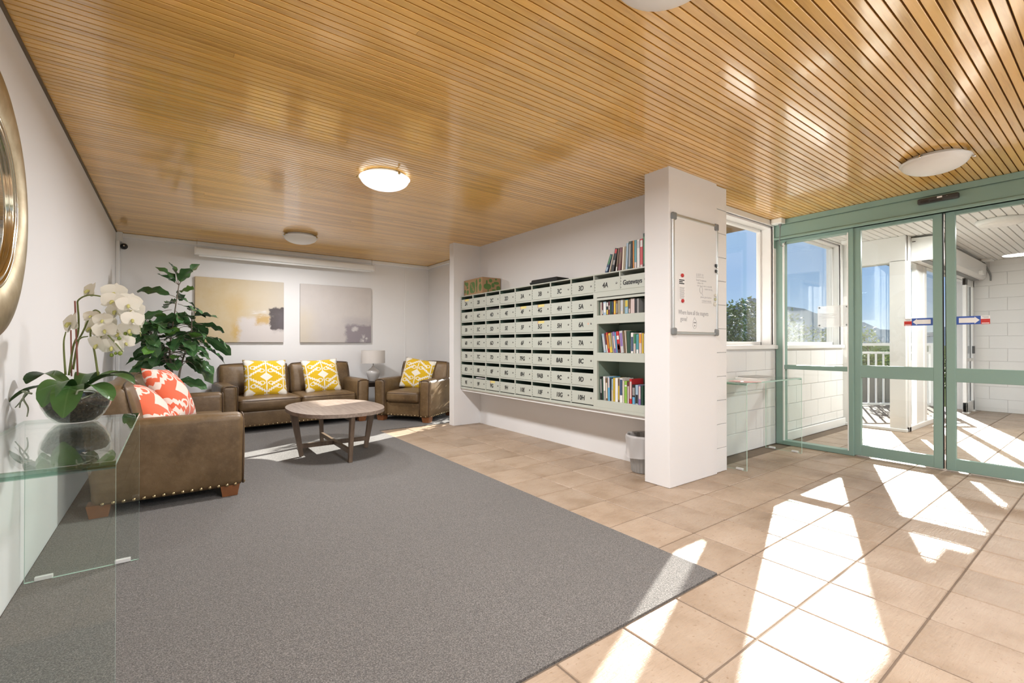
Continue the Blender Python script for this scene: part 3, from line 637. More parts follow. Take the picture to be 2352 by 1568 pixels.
# glass waterfall consoles
m_cglass = thin_glass('console_glass', (0.94, 0.975, 0.955), 1.1)
g = G('console_glass_edge'); g.set(col=(0.50, 0.70, 0.61), rough=0.12, spec=0.8); m_cedge = g.m
m_cbend = thin_glass('console_glass_bend', (0.42, 0.60, 0.52), 1.6)
m_pad = M('clear_pad', (0.74, 0.74, 0.72), 0.4)
def console(label, loc, rz, L, depth, z):
    """bent glass table: long axis local y, depth local x"""
    t = thing('glass_console', label, 'console table', loc, rz, 'bent glass consoles'); r, th = 0.02, 0.012; out = []
    def arc(cx, cz, rad, a0, a1): return [(cx + rad * math.cos(R(a0 + (a1 - a0) * k / 6)), cz + rad * math.sin(R(a0 + (a1 - a0) * k / 6))) for k in range(7)]
    outer = [(-L / 2, 0.0)] + arc(-L / 2 + r, z - r, r, 180, 90) + arc(L / 2 - r, z - r, r, 90, 0) + [(L / 2, 0.0)]
    ri = r - th
    inner = [(-L / 2 + th, 0.0)] + arc(-L / 2 + r, z - r, ri, 180, 90) + arc(L / 2 - r, z - r, ri, 90, 0) + [(L / 2 - th, 0.0)]
    n = len(outer); V = []; F = []
    for x in (-depth / 2, depth / 2):
        for y, zz in outer: V.append((x, y, zz))
        for y, zz in inner: V.append((x, y, zz))
    for i in range(n - 1):
        F.append((i, i + 1, 2 * n + i + 1, 2 * n + i)); F.append((n + i + 1, n + i, 3 * n + i, 3 * n + i + 1))
    ne = len(F)
    for b in (0, 2 * n):
        for i in range(n - 1): F.append((b + i, b + n + i, b + n + i + 1, b + i + 1) if b == 0 else (b + i, b + i + 1, b + n + i + 1, b + n + i))
    F.append((0, 2 * n, 3 * n, n)); F.append((n - 1, 2 * n - 1, 4 * n - 1, 3 * n - 1))
    me = mesh('bent_glass', V, F); me.materials.append(m_cglass); me.materials.append(m_cedge); me.materials.append(m_cbend)
    for i, pl in enumerate(me.polygons): pl.material_index = 1 if i >= ne else (2 if (1 <= (i // 2) <= 6 or 8 <= (i // 2) <= 13) else 0)
    link('bent_glass', me, t)
    for sy in (-1, 1):
        for sx in (-1, 1): box('pad', (sx * (depth / 2 - 0.062) - 0.03, sy * (L / 2 - 0.006) - 0.009, 0.0), (sx * (depth / 2 - 0.062) + 0.03, sy * (L / 2 - 0.006) + 0.009, 0.018), m_pad, t, 0.002)
    return t
console('bent clear glass console table against the left wall, holding the orchid', (-0.332, 2.355, 0.0065), 0, 1.19, 0.398, 0.726)
console('bent clear glass console table under the window by the doors', (4.43, 2.125, 0.001), R(-90), 1.08, 0.34, 0.742)
m_paper = M('white_paper', (0.80, 0.79, 0.78), 0.7)
m_pink = M('pink_print', (0.70, 0.42, 0.42), 0.6); m_greyp = M('grey_cover', (0.42, 0.41, 0.39), 0.4)
def sheet(name, label, cat, ctr, w, d, th, rz, m, bev=0.0): return tag(box(name, (-w / 2, -d / 2, 0), (w / 2, d / 2, th), m, None, bev, 1, ctr, (0, 0, rz)), label, cat)
zc = 0.744
sheet('leaflet_pile', 'loose white leaflets spread on the glass console by the window', 'papers', (4.20, 2.06, zc), 0.30, 0.21, 0.006, R(8), m_paper)
sheet('leaflet', 'pink-edged leaflet at the front of the glass console by the window', 'leaflet', (4.03, 2.04, zc), 0.15, 0.21, 0.004, R(-12), m_pink)
sheet('magazine', 'pale magazine lying lowest behind the leaflets on the window console', 'magazine', (4.44, 2.17, zc), 0.29, 0.20, 0.012, R(3), m_paper, 0.002)
sheet('magazine', 'grey magazine on top of the pale one on the window console', 'magazine', (4.50, 2.165, zc + 0.0125), 0.30, 0.19, 0.010, R(-6), m_greyp, 0.002)

# round mirror in a broad bronze frame
mi = thing('round_mirror', 'round mirror in a broad brushed bronze frame on the left wall', 'mirror', (XL, 2.43, 1.6), rot=(0, R(90), 0))
g = G('brushed_bronze'); o = g.obj(); f = g.noise(g.vmul(o, (3, 3, 3)), 4, 4); g.set(col=g.ramp(f, [(0.3, (0.33, 0.25, 0.13)), (0.7, (0.50, 0.42, 0.27))]), metal=1.0, rough=0.36); m_bronze = g.m
lathe('frame', [(0.335, 0.014), (0.355, 0.022), (0.41, 0.032), (0.46, 0.030), (0.505, 0.020), (0.527, 0.004), (0.527, 0.0005)], m_bronze, mi, 96)
m_bead = M('polished_bronze', (0.62, 0.55, 0.42), 0.12, 1.0)
for rr, w in ((0.325, 0.013), (0.30, 0.012)):
    lathe('bead_ring', [(rr + w * math.cos(a), 0.012 + w * math.sin(a)) for a in [2 * math.pi * k / 12 for k in range(13)]], m_bead, mi, 96)
lathe('mirror_glass', [(0.0, 0.006), (0.292, 0.006), (0.292, 0.001)], M('mirror_silver', (0.92, 0.93, 0.92), 0.02, 1.0), mi, 96, smooth=False)

# two canvases
def canvas(label, x0, x1, z0, z1, m):
    cx, cz = (x0 + x1) / 2, (z0 + z1) / 2; hw, hh = (x1 - x0) / 2, (z1 - z0) / 2
    t = thing('painting', label, 'painting', (cx, YB, cz), 0, 'abstract canvases on the far wall'); o = rbox('canvas', (2 * hw, 0.036, 2 * hh), 0.008, m, t, (0, -0.019, 0), nflat=2, nr=2); return t
def painting_mat(name, kind, hw, hh):
    g = G(name); o = g.obj(); n1 = g.noise(o, 3.0, 6, 0.7); n2 = g.noise(o, 9.0, 6, 0.75); nb = g.noise(g.vmul(o, (1.5, 1, 9)), 3.5, 5, 0.7); d = g.math('MULTIPLY_ADD', n2, 0.16, -0.08)
    X, Y, Z = g.xyz(o); u = g.math('ADD', g.math('MULTIPLY_ADD', X, 0.5 / hw, 0.5), d); v = g.math('ADD', g.math('MULTIPLY_ADD', Z, 0.5 / hh, 0.5), d)
    def rect(a, b, c, e, s=0.03): return g.math('MULTIPLY', g.math('MULTIPLY', g.step(u, a - s, a + s), g.step(u, b + s, b - s)), g.math('MULTIPLY', g.step(v, c - s, c + s), g.step(v, e + s, e - s)))
    if kind == 0:
        c = g.mix(g.step(n1, 0.3, 0.7), (0.60, 0.47, 0.27), (0.66, 0.56, 0.40)); c = g.mix(g.step(u, 0.35, 0.95), c, (0.60, 0.54, 0.45))
        c = g.mix(g.math('MULTIPLY', rect(0.36, 0.52, 0.02, 0.72, 0.08), 0.45), c, (0.58, 0.40, 0.16)); c = g.mix(g.math('MULTIPLY', rect(0.40, 0.47, 0.08, 0.28, 0.04), 0.6), c, (0.60, 0.38, 0.10))
        c = g.mix(rect(0.47, 1.2, -0.2, 0.40, 0.03), c, (0.66, 0.61, 0.585)); c = g.mix(rect(0.66, 0.83, 0.30, 0.44, 0.03), c, (0.57, 0.40, 0.19))
        c = g.mix(g.math('MULTIPLY', rect(0.62, 0.80, 0.42, 0.52, 0.03), g.step(nb, 0.45, 0.6)), c, (0.70, 0.66, 0.62)); c = g.mix(rect(0.83, 1.2, 0.22, 0.575, 0.012), c, (0.12, 0.105, 0.105)); c = g.mix(g.math('MULTIPLY', rect(0.9, 1.2, 0.2, 0.5, 0.05), 0.6), c, (0.17, 0.15, 0.16))
        c = g.mix(g.math('MULTIPLY', rect(0.84, 0.94, 0.43, 0.46, 0.02), g.step(nb, 0.5, 0.6)), c, (0.5, 0.46, 0.4))
    else:
        c = g.mix(g.step(n1, 0.3, 0.7), (0.57, 0.53, 0.505), (0.62, 0.58, 0.55)); c = g.mix(g.math('MULTIPLY', rect(-0.2, 0.18, -0.1, 0.55, 0.12), 0.5), c, (0.64, 0.55, 0.40))
        c = g.mix(g.math('MULTIPLY', rect(0.2, 0.75, 0.0, 0.38, 0.12), 0.45), c, (0.55, 0.51, 0.50)); c = g.mix(g.math('MULTIPLY', rect(0.6, 1.2, 0.30, 0.44, 0.06), 0.6), c, (0.45, 0.42, 0.43))
        c = g.mix(g.math('MULTIPLY', rect(0.62, 1.2, -0.2, 0.32, 0.025), 0.9), c, (0.28, 0.245, 0.27)); c = g.mix(rect(0.72, 0.78, 0.2, 0.28, 0.015), c, (0.6, 0.57, 0.56))
        c = g.mix(g.math('MULTIPLY', rect(0.86, 1.0, 0.0, 0.14, 0.03), g.step(n2, 0.5, 0.55)), c, (0.62, 0.59, 0.58))
    g.set(col=c, rough=0.8, spec=0.2); g.bump(g.noise(o, 300), 0.15, 0.002); return g.m
canvas('abstract canvas in ochre and white with a charcoal block at right', 0.222, 1.262, 1.09, 1.94, painting_mat('ochre_painting', 0, 0.52, 0.425))
canvas('abstract canvas in pale grey with a mauve block low at right', 1.475, 2.515, 1.09, 1.945, painting_mat('grey_painting', 1, 0.52, 0.428))

# projection screen casing on two wires
ps = thing('projector_screen', 'rolled-up white projection screen casing hung high above the paintings', 'projector screen', (1.36, 7.03, 2.2))
box('casing', (-1.14, -0.045, 0.0), (1.14, 0.045, 0.085), m_white, ps, 0.012, 2); box('screen_bar', (-1.10, -0.006, -0.022), (1.10, 0.006, 0.002), m_white, ps, 0.002)
for sx in (-1, 1):
    box('end_cap', (sx * 1.14 - 0.012, -0.05, -0.005), (sx * 1.14 + 0.012, 0.05, 0.09), m_trim, ps, 0.006); tube('hanging_wire', [(sx * 1.12, 0, 0.085), (sx * 1.12, 0, H - 2.2 - 0.0005)], 0.0025, m_chrome, ps, 6)
sc = thing('security_camera', 'small black dome camera high on the far wall by the corner', 'camera', (-0.475, YB, 2.235), rot=(R(90), 0, 0))
lathe('base', [(0.0, 0.0005), (0.042, 0.0005), (0.042, 0.012), (0.03, 0.02), (0, 0.02)], m_white, sc, 24); lathe('dome', [(0.034, 0.015), (0.036, 0.025), (0.03, 0.045), (0.016, 0.058), (0.0, 0.062)], m_black, sc, 24)
lathe('lens', [(0.0, 0.0), (0.008, 0.0), (0.008, 0.004), (0, 0.004)], m_chrome, sc, 12, (0.0, 0.004, 0.061))
# ================================================================== MAILBOXES, BOOKS, WHITEBOARD
m_mail = M('pale_sage_paint', (0.50, 0.525, 0.46), 0.45, var=0.03, scale=4)
m_mailin = M('dark_green_interior', (0.085, 0.14, 0.105), 0.6)
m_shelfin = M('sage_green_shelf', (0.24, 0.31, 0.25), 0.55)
m_ink = M('black_lettering', (0.012, 0.012, 0.012), 0.5)
m_label = M('yellow_label', (0.72, 0.62, 0.22), 0.6); m_rednote = M('red_sticker_edge', (0.45, 0.10, 0.06), 0.6)
MX = 3.05; MY = 5.283; PX = 0.2975; PZ = 0.1688; MT = 1.697; MB = 0.487; MYE = 2.30
mu = thing('mailbox_unit', 'pale sage wall of numbered mailboxes with bookshelves at its right end', 'mailboxes', (MX, 0, 0))
DEP = XM - MX - 0.004; zr = lambda r: 1.686 - PZ * r
dv = []
box('back_panel', (DEP - 0.012, MYE, MB), (DEP, MY + 0.008, MT), m_mailin, mu)
box('top_panel', (0.0, MYE, 1.686), (DEP - 0.012, MY + 0.008, MT), m_mail, mu, 0.002); box('bottom_panel', (0.0, MYE, MB), (DEP - 0.012, MY + 0.008, 0.513), m_mail, mu, 0.002)
for k in range(9):
    y = MY - PX * k
    if k == 8: box('divider', (0.0, y - 0.039, 0.513), (DEP - 0.012, y + 0.006, zr(1) + 0.017), m_mail, mu, 0.001); box('divider', (0.0, y - 0.006, zr(1) + 0.017), (DEP - 0.012, y + 0.006, 1.686), m_mail, mu, 0.001)
    else:
        box('divider_edge', (0.0, y - 0.006, 0.513), (0.012, y + 0.006, 1.686), m_mail, mu, 0.001); box('divider', (0.0121, y - 0.005, 0.513), (DEP - 0.012, y + 0.005, 1.686), m_mailin, mu)
box('divider', (0.0, MY - PX * 9 - 0.006, zr(1) + 0.017), (DEP - 0.012, MY - PX * 9 + 0.006, 1.686), m_mail, mu, 0.001)
box('divider', (0.0, MYE, 0.513), (DEP - 0.012, MYE + 0.014, 1.686), m_mail, mu, 0.001)
for r in range(1, 7):
    box('shelf_edge', (0.001, MY - PX * 8 + 0.006, zr(r)), (0.012, MY - 0.006, zr(r) + 0.0155), m_mail, mu); box('shelf', (0.0121, MY - PX * 8 + 0.006, zr(r) + 0.002), (DEP - 0.012, MY - 0.006, zr(r) + 0.0135), m_mailin, mu)
ys0, ys1 = MYE + 0.014, MY - PX * 8 - 0.039
for za, zb in ((zr(1) + 0.017 - 0.055, zr(1) + 0.017), (1.251, 1.327), (0.922, 0.996), (0.513, 0.574)):
    boxes('shelf', [((0.0, ys0 - 0.001, za), (0.016, ys1 + 0.001, zb)), ((0.016, ys0, zb - 0.018), (DEP - 0.012, ys1, zb))], m_mail, mu, 0.001)
boxes('shelf', [((0.0, ys0 - 0.001, 1.46), (0.016, ys1 + 0.001, zr(1) - 0.03))], m_mail, mu)
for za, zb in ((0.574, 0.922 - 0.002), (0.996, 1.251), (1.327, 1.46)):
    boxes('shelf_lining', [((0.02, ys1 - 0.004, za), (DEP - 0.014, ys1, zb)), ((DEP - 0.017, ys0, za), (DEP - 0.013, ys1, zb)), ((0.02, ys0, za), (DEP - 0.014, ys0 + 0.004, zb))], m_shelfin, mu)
NUM = [['2A', '2B', '2C', '2D', '3A', '3B', '3C', '3D'], ['4B', '4C', '4D', '4E', '4F', '4G', '4H', '5A'], ['5B', '5C', '5D', '5E', '5F', '5G', '5H', '6A'], ['6B', '6C', '6D', '6E', '6F', '6G', '6H', '7A'],
       ['7B', '7C', '7D', '7E', '7FG', '7H', '8AB', '8C'], ['8D', '8E', '8F', '8G', '8H', '9AB', '9C', '9D'], ['9E', '9F', '9G', '9H', '10E', '10F', '10G', '10H']]
_dw = PX - 0.014; _dme = box_me((0, -_dw / 2, 0), (0.010, _dw / 2, 0.1135), 0.0012, 1, 'door'); _dme.materials.append(m_mail)
_lk = lathe_me([(0.0, 0.004), (0.006, 0.004), (0.0085, 0.002), (0.0085, 0.0)], 14, 'lock'); _lk.materials.append(M('dull_steel', (0.22, 0.22, 0.21), 0.35, 0.9))
_hg = boxes('hinge', [((-0.001, -0.002, 0.012), (0.001, 0.002, 0.022)), ((-0.001, -0.002, 0.038), (0.001, 0.002, 0.048)), ((-0.001, -0.002, 0.064), (0.001, 0.002, 0.074)), ((-0.001, -0.002, 0.09), (0.001, 0.002, 0.10))], m_ink); _hgm = _hg.data; bpy.data.objects.remove(_hg)
def mdoor(s, k, r):
    yc = MY - PX * (k + 0.5); z = zr(r) - 0.0375 - 0.1135
    d = link('door', _dme, mu, None, (0.0015, yc, z)); d['label'] = 'mailbox door %s' % s
    text(s, 0.062 if len(s) < 4 else 0.056, m_ink, d, (-0.0008, 0.015, 0.052), FACE_NX, bold=0.0016, shear=0.12 if len(s) < 4 else 0.0, xs=0.86 if len(s) < 4 else 0.9)
    link('lock', _lk, d, None, (0.0, -_dw / 2 + 0.028, 0.06), (0, R(-90), 0)); link('hinge_line', _hgm, d, None, (0.0, _dw / 2 - 0.006, 0))
    if s in ('2A', '4F', '4G', '5G', '9G'):
        n = box('name_label', (-0.0008, -0.055, 0.088), (0.0, 0.045, 0.1125), m_label, d); box('label_edge', (-0.001, 0.04, 0.075), (-0.0001, 0.046, 0.1125), m_rednote, d)
    if s == '6A': tag(box('small_sticker', (-0.0008, -0.086, 0.052), (0, -0.070, 0.068), M('peach_sticker', (0.72, 0.42, 0.3), 0.6), d))
for r, row in enumerate(NUM):
    for k, s in enumerate(row): mdoor(s, k, r)
mdoor('4A', 8, 0); mdoor('Gateways', 9, 0)
def mail_in(label, k, r, m, w=0.2, th=0.012):
    yc = MY - PX * (k + 0.5); tag(box('letter', (-0.10, -w / 2, 0), (0.10, w / 2, th), m, None, 0.001, 1, (MX + 0.125, yc, zr(r) - 0.024), (0, R(-4), R(3))), label, 'letter')
mail_in('black folded circular sticking out of the slot of mailbox 4D', 2, 1, m_black, 0.22, 0.014)
mail_in('white letters lying in the slot of mailbox 9F', 1, 6, m_paper, 0.21, 0.012)
# ledge under the boxes
S(box('trim_7', (MX + 0.02, MYE, 0.455), (XM - 0.002, MY + 0.01, 0.4865), m_wall, bev=0.003))

# books
_bk = {}
def bmat(c):
    if c not in _bk: _bk[c] = M('book_' + str(len(_bk)), c, 0.45, var=0.06, scale=20)
    return _bk[c]
m_pages = M('book_pages', (0.72, 0.66, 0.54), 0.85)
ORD = ['first', 'second', 'third', 'fourth', 'fifth', 'sixth', 'seventh', 'eighth', 'ninth', 'tenth', 'eleventh', 'twelfth', 'thirteenth', 'fourteenth', 'fifteenth', 'sixteenth', 'seventeenth', 'eighteenth', 'nineteenth', 'twentieth']
CN = {'n': ('navy', (0.03, 0.06, 0.13)), 'k': ('black', (0.02, 0.02, 0.022)), 'w': ('white', (0.74, 0.72, 0.69)), 'c': ('cream', (0.66, 0.58, 0.46)), 'r': ('red', (0.52, 0.03, 0.035)), 'm': ('maroon', (0.16, 0.04, 0.05)),
      'g': ('green', (0.06, 0.22, 0.10)), 'l': ('lime green', (0.25, 0.46, 0.07)), 'b': ('pale blue', (0.34, 0.46, 0.56)), 's': ('sky blue', (0.13, 0.38, 0.60)), 'o': ('orange', (0.68, 0.26, 0.03)), 'y': ('yellow', (0.66, 0.47, 0.06)), 't': ('teal', (0.08, 0.30, 0.34)),
      'p': ('pale pink', (0.62, 0.50, 0.47)), 'u': ('purple', (0.24, 0.15, 0.38)), 'e': ('grey', (0.30, 0.29, 0.28)), 'd': ('dark green', (0.025, 0.07, 0.045)), 'h': ('brown', (0.17, 0.10, 0.055)), 'a': ('khaki', (0.36, 0.31, 0.20)), 'i': ('silver', (0.52, 0.52, 0.53))}
def book(label, y, z, w, hgt, dep, c, band=None, lean=0.0, x=None, group='library books'):
    """upright book, spine to -X; y = centre of the foot of the spine, lean about X"""
    x = MX + 0.03 if x is None else x
    t = thing('book', label, 'book', (x, y, z), 0, group, (lean, 0, 0)); m = bmat(CN[c][1]); th = 0.003
    boxes('cover', [((0, -w / 2, 0), (th, w / 2, hgt)), ((0, -w / 2, 0), (dep, -w / 2 + th * .7, hgt)), ((0, w / 2 - th * .7, 0), (dep, w / 2, hgt))], m, t, 0.0006)
    box('pages', (th, -w / 2 + th * .7, 0.004), (dep - 0.004, w / 2 - th * .7, hgt - 0.004), m_pages, t)
    if band:
        for (a, b, bc) in band: box('spine_print', (-0.0006, -w * 0.36, hgt * a), (0.0002, w * 0.36, hgt * b), bmat(CN[bc][1]), t)
    return t
def shelf_row(where, y, z, specs, ymin):
    """specs: (width, height, colour, bands, lean degrees)"""
    random.seed(hash(where) % 1000 if False else len(where) * 7)
    for n, sp in enumerate(specs):
        w, hh, c = sp[:3]; band = sp[3] if len(sp) > 3 else None; lean = -R(sp[4]) if len(sp) > 4 else 0.0
        step = w / max(0.6, math.cos(lean)) + 0.0015
        nx = specs[n + 1] if n + 1 < len(specs) else sp; ln = -R(nx[4]) if len(nx) > 4 else 0.0
        gap = max(0.0, min(hh, nx[1]) * (math.tan(lean) - math.tan(ln)))
        if y - step < ymin: break
        lift = w / 2 * abs(math.sin(lean)) + 0.0004
        book('%s book, %s from the left %s' % (CN[c][0], ORD[n], where), y - step / 2, z + lift, w, hh, 0.13 + 0.03 * ((n * 7) % 3) / 3, c, band, lean, None, 'books ' + where)
        y -= step + gap
T1 = [(0.1, 0.9, 'w')]
shelf_row('in the row on top of the mailboxes', 2.80, MT, [(.026, .165, 'n', [(.45, .95, 'g'), (.1, .3, 'b')], -22), (.012, .165, 'c', None, -17), (.030, .205, 'k', [(.78, .96, 'r'), (.3, .5, 'e')], -13.5), (.018, .20, 'h', [(.0, .2, 'w')], -8), (.030, .20, 'm', [(.3, .8, 'h')], -6.5), (.022, .20, 'c', None, -3.5), (.014, .20, 'a', None, -3), (.022, .225, 'b', None, -3), (.026, .235, 'd', [(.1, .9, 'e')], -1.5), (.014, .235, 'k', None, -1), (.014, .235, 'o'), (.024, .235, 't', [(0, .22, 'p')]), (.030, .235, 'w', [(.7, .95, 'i')]), (.030, .235, 'r', [(.72, .95, 'w'), (0.0, .1, 'p')]), (.022, .275, 'd', [(.1, .9, 'g')]), (.03, .24, 'h')], 2.315)
shelf_row('on the uppermost shelf beside mailbox 5A', 2.852, 1.327, [(.018, .118, 'c', [(.3, .9, 'p')]), (.012, .116, 'm', [(.1, .4, 'w')]), (.036, .12, 'b', [(.2, .9, 'w')]), (.022, .116, 'k', [(.65, .95, 'w'), (.05, .4, 'y')]), (.018, .118, 'm', [(.4, .7, 'p')]), (.018, .118, 'd'), (.02, .12, 'k', [(.2, .9, 'n')]), (.024, .124, 'o', [(.1, .9, 'y')]), (.02, .118, 'h', [(.1, .8, 'e')]), (.026, .122, 'a'), (.03, .124, 'i', [(.0, .2, 'c')]), (.014, .122, 'a'), (.038, .12, 't', [(.5, .95, 'y'), (.05, .45, 'b')]), (.02, .12, 'h', [(.05, .35, 'p')]), (.042, .125, 'p'), (.02, .12, 'k'), (.022, .122, 'e')], 2.316)
shelf_row('on the middle bookshelf beside mailbox 7A', 2.812, 0.996, [(.028, .168, 'b', [(.1, .8, 'i')], 9), (.018, .172, 'm', [(.0, .4, 'w')], 10), (.018, .178, 'r', [(.2, .9, 'o')], 9.5), (.030, .17, 'y', [(.3, .9, 'a')], 8.5), (.016, .176, 'e', None, 7.5), (.022, .182, 'u', [(.2, .8, 'p')], 7.5), (.014, .178, 's', None, 7.5), (.030, .184, 'r', [(.62, .8, 'w'), (.0, .42, 'k'), (.15, .35, 'y')], 7), (.034, .188, 'i', [(.3, .9, 'u')], 6), (.018, .19, 'h', None, 5.5), (.012, .192, 'c', None, 5), (.036, .185, 'd', None, 2), (.028, .17, 'w', [(.1, .8, 'n')]), (.024, .16, 'g', [(.0, .5, 'p')]), (.026, .155, 't', [(.0, .2, 'w')]), (.03, .168, 'p', [(.5, .95, 'o')]), (.018, .165, 'y'), (.03, .16, 'w')], 2.316)
shelf_row('on the lowest bookshelf beside mailbox 9D', 2.852, 0.574, [(.022, .205, 'k', [(.3, .9, 'e')], 2), (.014, .195, 'd', None, 2), (.024, .21, 'w', [(.0, .4, 'e')], 2), (.022, .195, 'h', [(.1, .8, 'c')], 1.5), (.024, .21, 's', [(.55, .98, 'p')], 1), (.014, .20, 'k'), (.018, .195, 'b', [(.0, .5, 'c')]), (.020, .205, 'y', [(.1, .9, 'y')]), (.032, .205, 'w'), (.014, .20, 'h', [(.1, .7, 'y')]), (.034, .205, 'w', [(.3, .95, 'n')]), (.016, .185, 'c'), (.028, .185, 'l', [(.75, .82, 'w')]), (.022, .18, 'm', [(.0, .8, 'p')]), (.026, .205, 'r', [(.2, .9, 'p')]), (.032, .16, 'k', [(.0, .36, 's'), (.45, .85, 'e')]), (.030, .16, 'b', [(.05, .5, 'k')]), (.024, .158, 'u', [(.3, .95, 'p')]), (.024, .158, 'd')], 2.316)

# carton and black tray on top of the mailboxes
m_card = M('brown_cardboard', (0.36, 0.225, 0.115), 0.8, var=0.08, scale=10); m_cprint = M('green_carton_print', (0.095, 0.18, 0.045), 0.7)
cb = thing('carton', 'brown cardboard carton printed with green vegetables on top of the mailboxes', 'box', (3.075, 4.80, MT), R(-2))
box('carton_body', (0, 0, 0), (0.27, 0.47, 0.205), m_card, cb, 0.003)
def blob(rx, rz, n=20, p=2.4): return [(rx * math.copysign(abs(math.cos(a)) ** (2 / p), math.cos(a)), rz * math.copysign(abs(math.sin(a)) ** (2 / p), math.sin(a))) for a in [2 * math.pi * k / n for k in range(n)]]
def pr(outl, y, z, m=m_cprint, side=0, th=0.0008):
    if side == 0: prism('print', outl, 0, th, m, cb, loc=(-0.0001, y, z), rot=FACE_NX)
    else: prism('print', outl, 0, th, m, cb, loc=(y, -0.0001, z), rot=FACE_NY)
pr(blob(0.068, 0.070, 24, 3.2), 0.245, 0.095); text('FOOD', 0.044, m_card, cb, (-0.0011, 0.245, 0.095), Euler((R(90), R(50), R(-90))), bold=0.001)
pr(blob(0.022, 0.05), 0.14, 0.14); pr(blob(0.012, 0.05), 0.135, 0.07); pr(blob(0.035, 0.026), 0.39, 0.15); pr(blob(0.016, 0.022), 0.435, 0.165); pr(blob(0.02, 0.024), 0.44, 0.06); pr(blob(0.03, 0.028), 0.37, 0.045); pr(blob(0.02, 0.018), 0.375, 0.105); pr(blob(0.036, 0.05, 20, 1.6), 0.05, 0.08); pr(blob(0.024, 0.024), 0.055, 0.165)
for y, z, a, b in ((0.075, 0.09, 0.055, 0.035), (0.065, 0.14, 0.012, 0.03), (0.155, 0.11, 0.022, 0.028), (0.12, 0.165, 0.024, 0.022), (0.205, 0.14, 0.04, 0.018), (0.235, 0.075, 0.03, 0.03), (0.17, 0.05, 0.028, 0.012), (0.085, 0.035, 0.008, 0.03), (0.2, 0.185, 0.014, 0.012)): pr(blob(a, b), y, z, side=1)
bt = rbox('black_tray', (0.22, 0.42, 0.055), 0.02, M('black_felt', (0.012, 0.013, 0.013), 0.75), None, (3.19, 3.66, MT + 0.0285), (0, 0, R(3)), fn=lambda v: Vector((v.x * (1 - 0.1 * (v.z > 0)), v.y * (1 - 0.06 * (v.z > 0)), v.z)))
tag(bt, 'shallow black tray turned over on top of the mailboxes above 3B', 'tray')

# whiteboard on the pillar
m_alu = M('brushed_aluminium', (0.62, 0.63, 0.62), 0.35, 0.9); m_wb = M('whiteboard_enamel', (0.80, 0.80, 0.79), 0.12, spec=0.5); m_cornr = M('grey_corner', (0.20, 0.21, 0.21), 0.5); m_marker = M('faded_marker', (0.33, 0.33, 0.34), 0.6); m_marker2 = M('pale_marker', (0.45, 0.45, 0.46), 0.6)
wb = thing('whiteboard', 'aluminium-framed whiteboard with faint handwriting on the white pillar', 'whiteboard', (2.985, 2.06, 1.145)); WW, WH = 0.62, 0.905
box('board', (0.01, -0.012, 0.01), (WW - 0.01, -0.001, WH - 0.01), m_wb, wb)
box('frame', (0, -0.02, 0), (0.022, -0.001, WH), m_alu, wb, 0.004); box('frame', (WW - 0.022, -0.02, 0), (WW, -0.001, WH), m_alu, wb, 0.004); box('frame', (0.0, -0.0195, WH - 0.022), (WW, -0.001, WH), m_alu, wb, 0.004); box('frame', (0.0, -0.0195, 0), (WW, -0.001, 0.022), m_alu, wb, 0.004)
for cx in (0.02, WW - 0.02):
    for cz in (0.022, WH - 0.022): rbox('frame_corner', (0.052, 0.026, 0.056), 0.012, m_cornr, wb, (cx, -0.0135, cz))
def wr(s, size, x, z, m=m_marker, bold=0.0, **k): text(s, size, m, wb, (x, -0.0124, z), FACE_NY, 'handwriting', align='LEFT', extrude=0.0003, bold=bold, **k)
wr('Where have all the magnets', 0.050, 0.075, 0.168, xs=0.72); wr('gone?', 0.050, 0.10, 0.118, xs=0.8); wr('LOST !!!', 0.030, 0.31, 0.47, m_marker2); wr('Small Sunglasses', 0.022, 0.31, 0.43, m_marker2); wr('- white rim', 0.021, 0.315, 0.408, m_marker2); wr('- lost in or near to the lift', 0.021, 0.315, 0.388, m_marker2); wr('- inside the bag', 0.020, 0.42, 0.366, m_marker2); wr('please give back to', 0.021, 0.37, 0.300, m_marker2); wr('conservators', 0.026, 0.39, 0.272, m_marker2)
for pth in ([(0.29 + 0.026 * math.cos(a), -0.0125, 0.085 + 0.038 * math.sin(a)) for a in [2 * math.pi * k / 20 for k in range(21)]], [(0.276, -0.0125, 0.12), (0.287, -0.0125, 0.138), (0.298, -0.0125, 0.122)], [(0.38 + 0.02 * math.cos(a), -0.0125, 0.355 + 0.027 * math.sin(a)) for a in [2 * math.pi * k / 20 for k in range(21)]], [(0.39, -0.0125, 0.33), (0.405, -0.0125, 0.31)], [(0.39, -0.0125, 0.256), (0.53, -0.0125, 0.258)], [(0.31, -0.0125, 0.452), (0.42, -0.0125, 0.454)]): tube('drawn_stroke', pth, 0.0014, m_marker2, wb, 5)
for cx, cz in ((0.281, 0.094), (0.299, 0.094), (0.29, 0.07)): tube('drawn_dot', [(cx, -0.0127, cz - 0.004), (cx, -0.0127, cz + 0.004)], 0.0035, m_ink, wb, 6)
no = thing('notice', 'white printed notice pinned to the whiteboard with two red magnets', 'notice', (3.06, 2.0465, 1.395))
box('paper', (0, -0.0008, 0), (0.085, 0, 0.19), m_paper, no)
for i, w in enumerate((0.068, 0.045, 0.065)): box('print_line', (0.008, -0.0014, 0.158 - i * 0.013), (0.008 + w, -0.0007, 0.166 - i * 0.013), m_ink, no)
for i in range(12): box('print_line', (0.012, -0.0012, 0.105 - i * 0.0075), (0.012 + (0.06 if i % 3 else 0.066), -0.0007, 0.108 - i * 0.0075), m_marker, no)
def magnet(label, x, z, r, m): tag(lathe('magnet', [(0.0, 0.012), (r * 0.8, 0.012), (r, 0.008), (r, 0.0)], m, None, 24, (x, 2.0462, z), (R(90), 0, 0)), label, 'magnet', 'round magnets on the whiteboard')
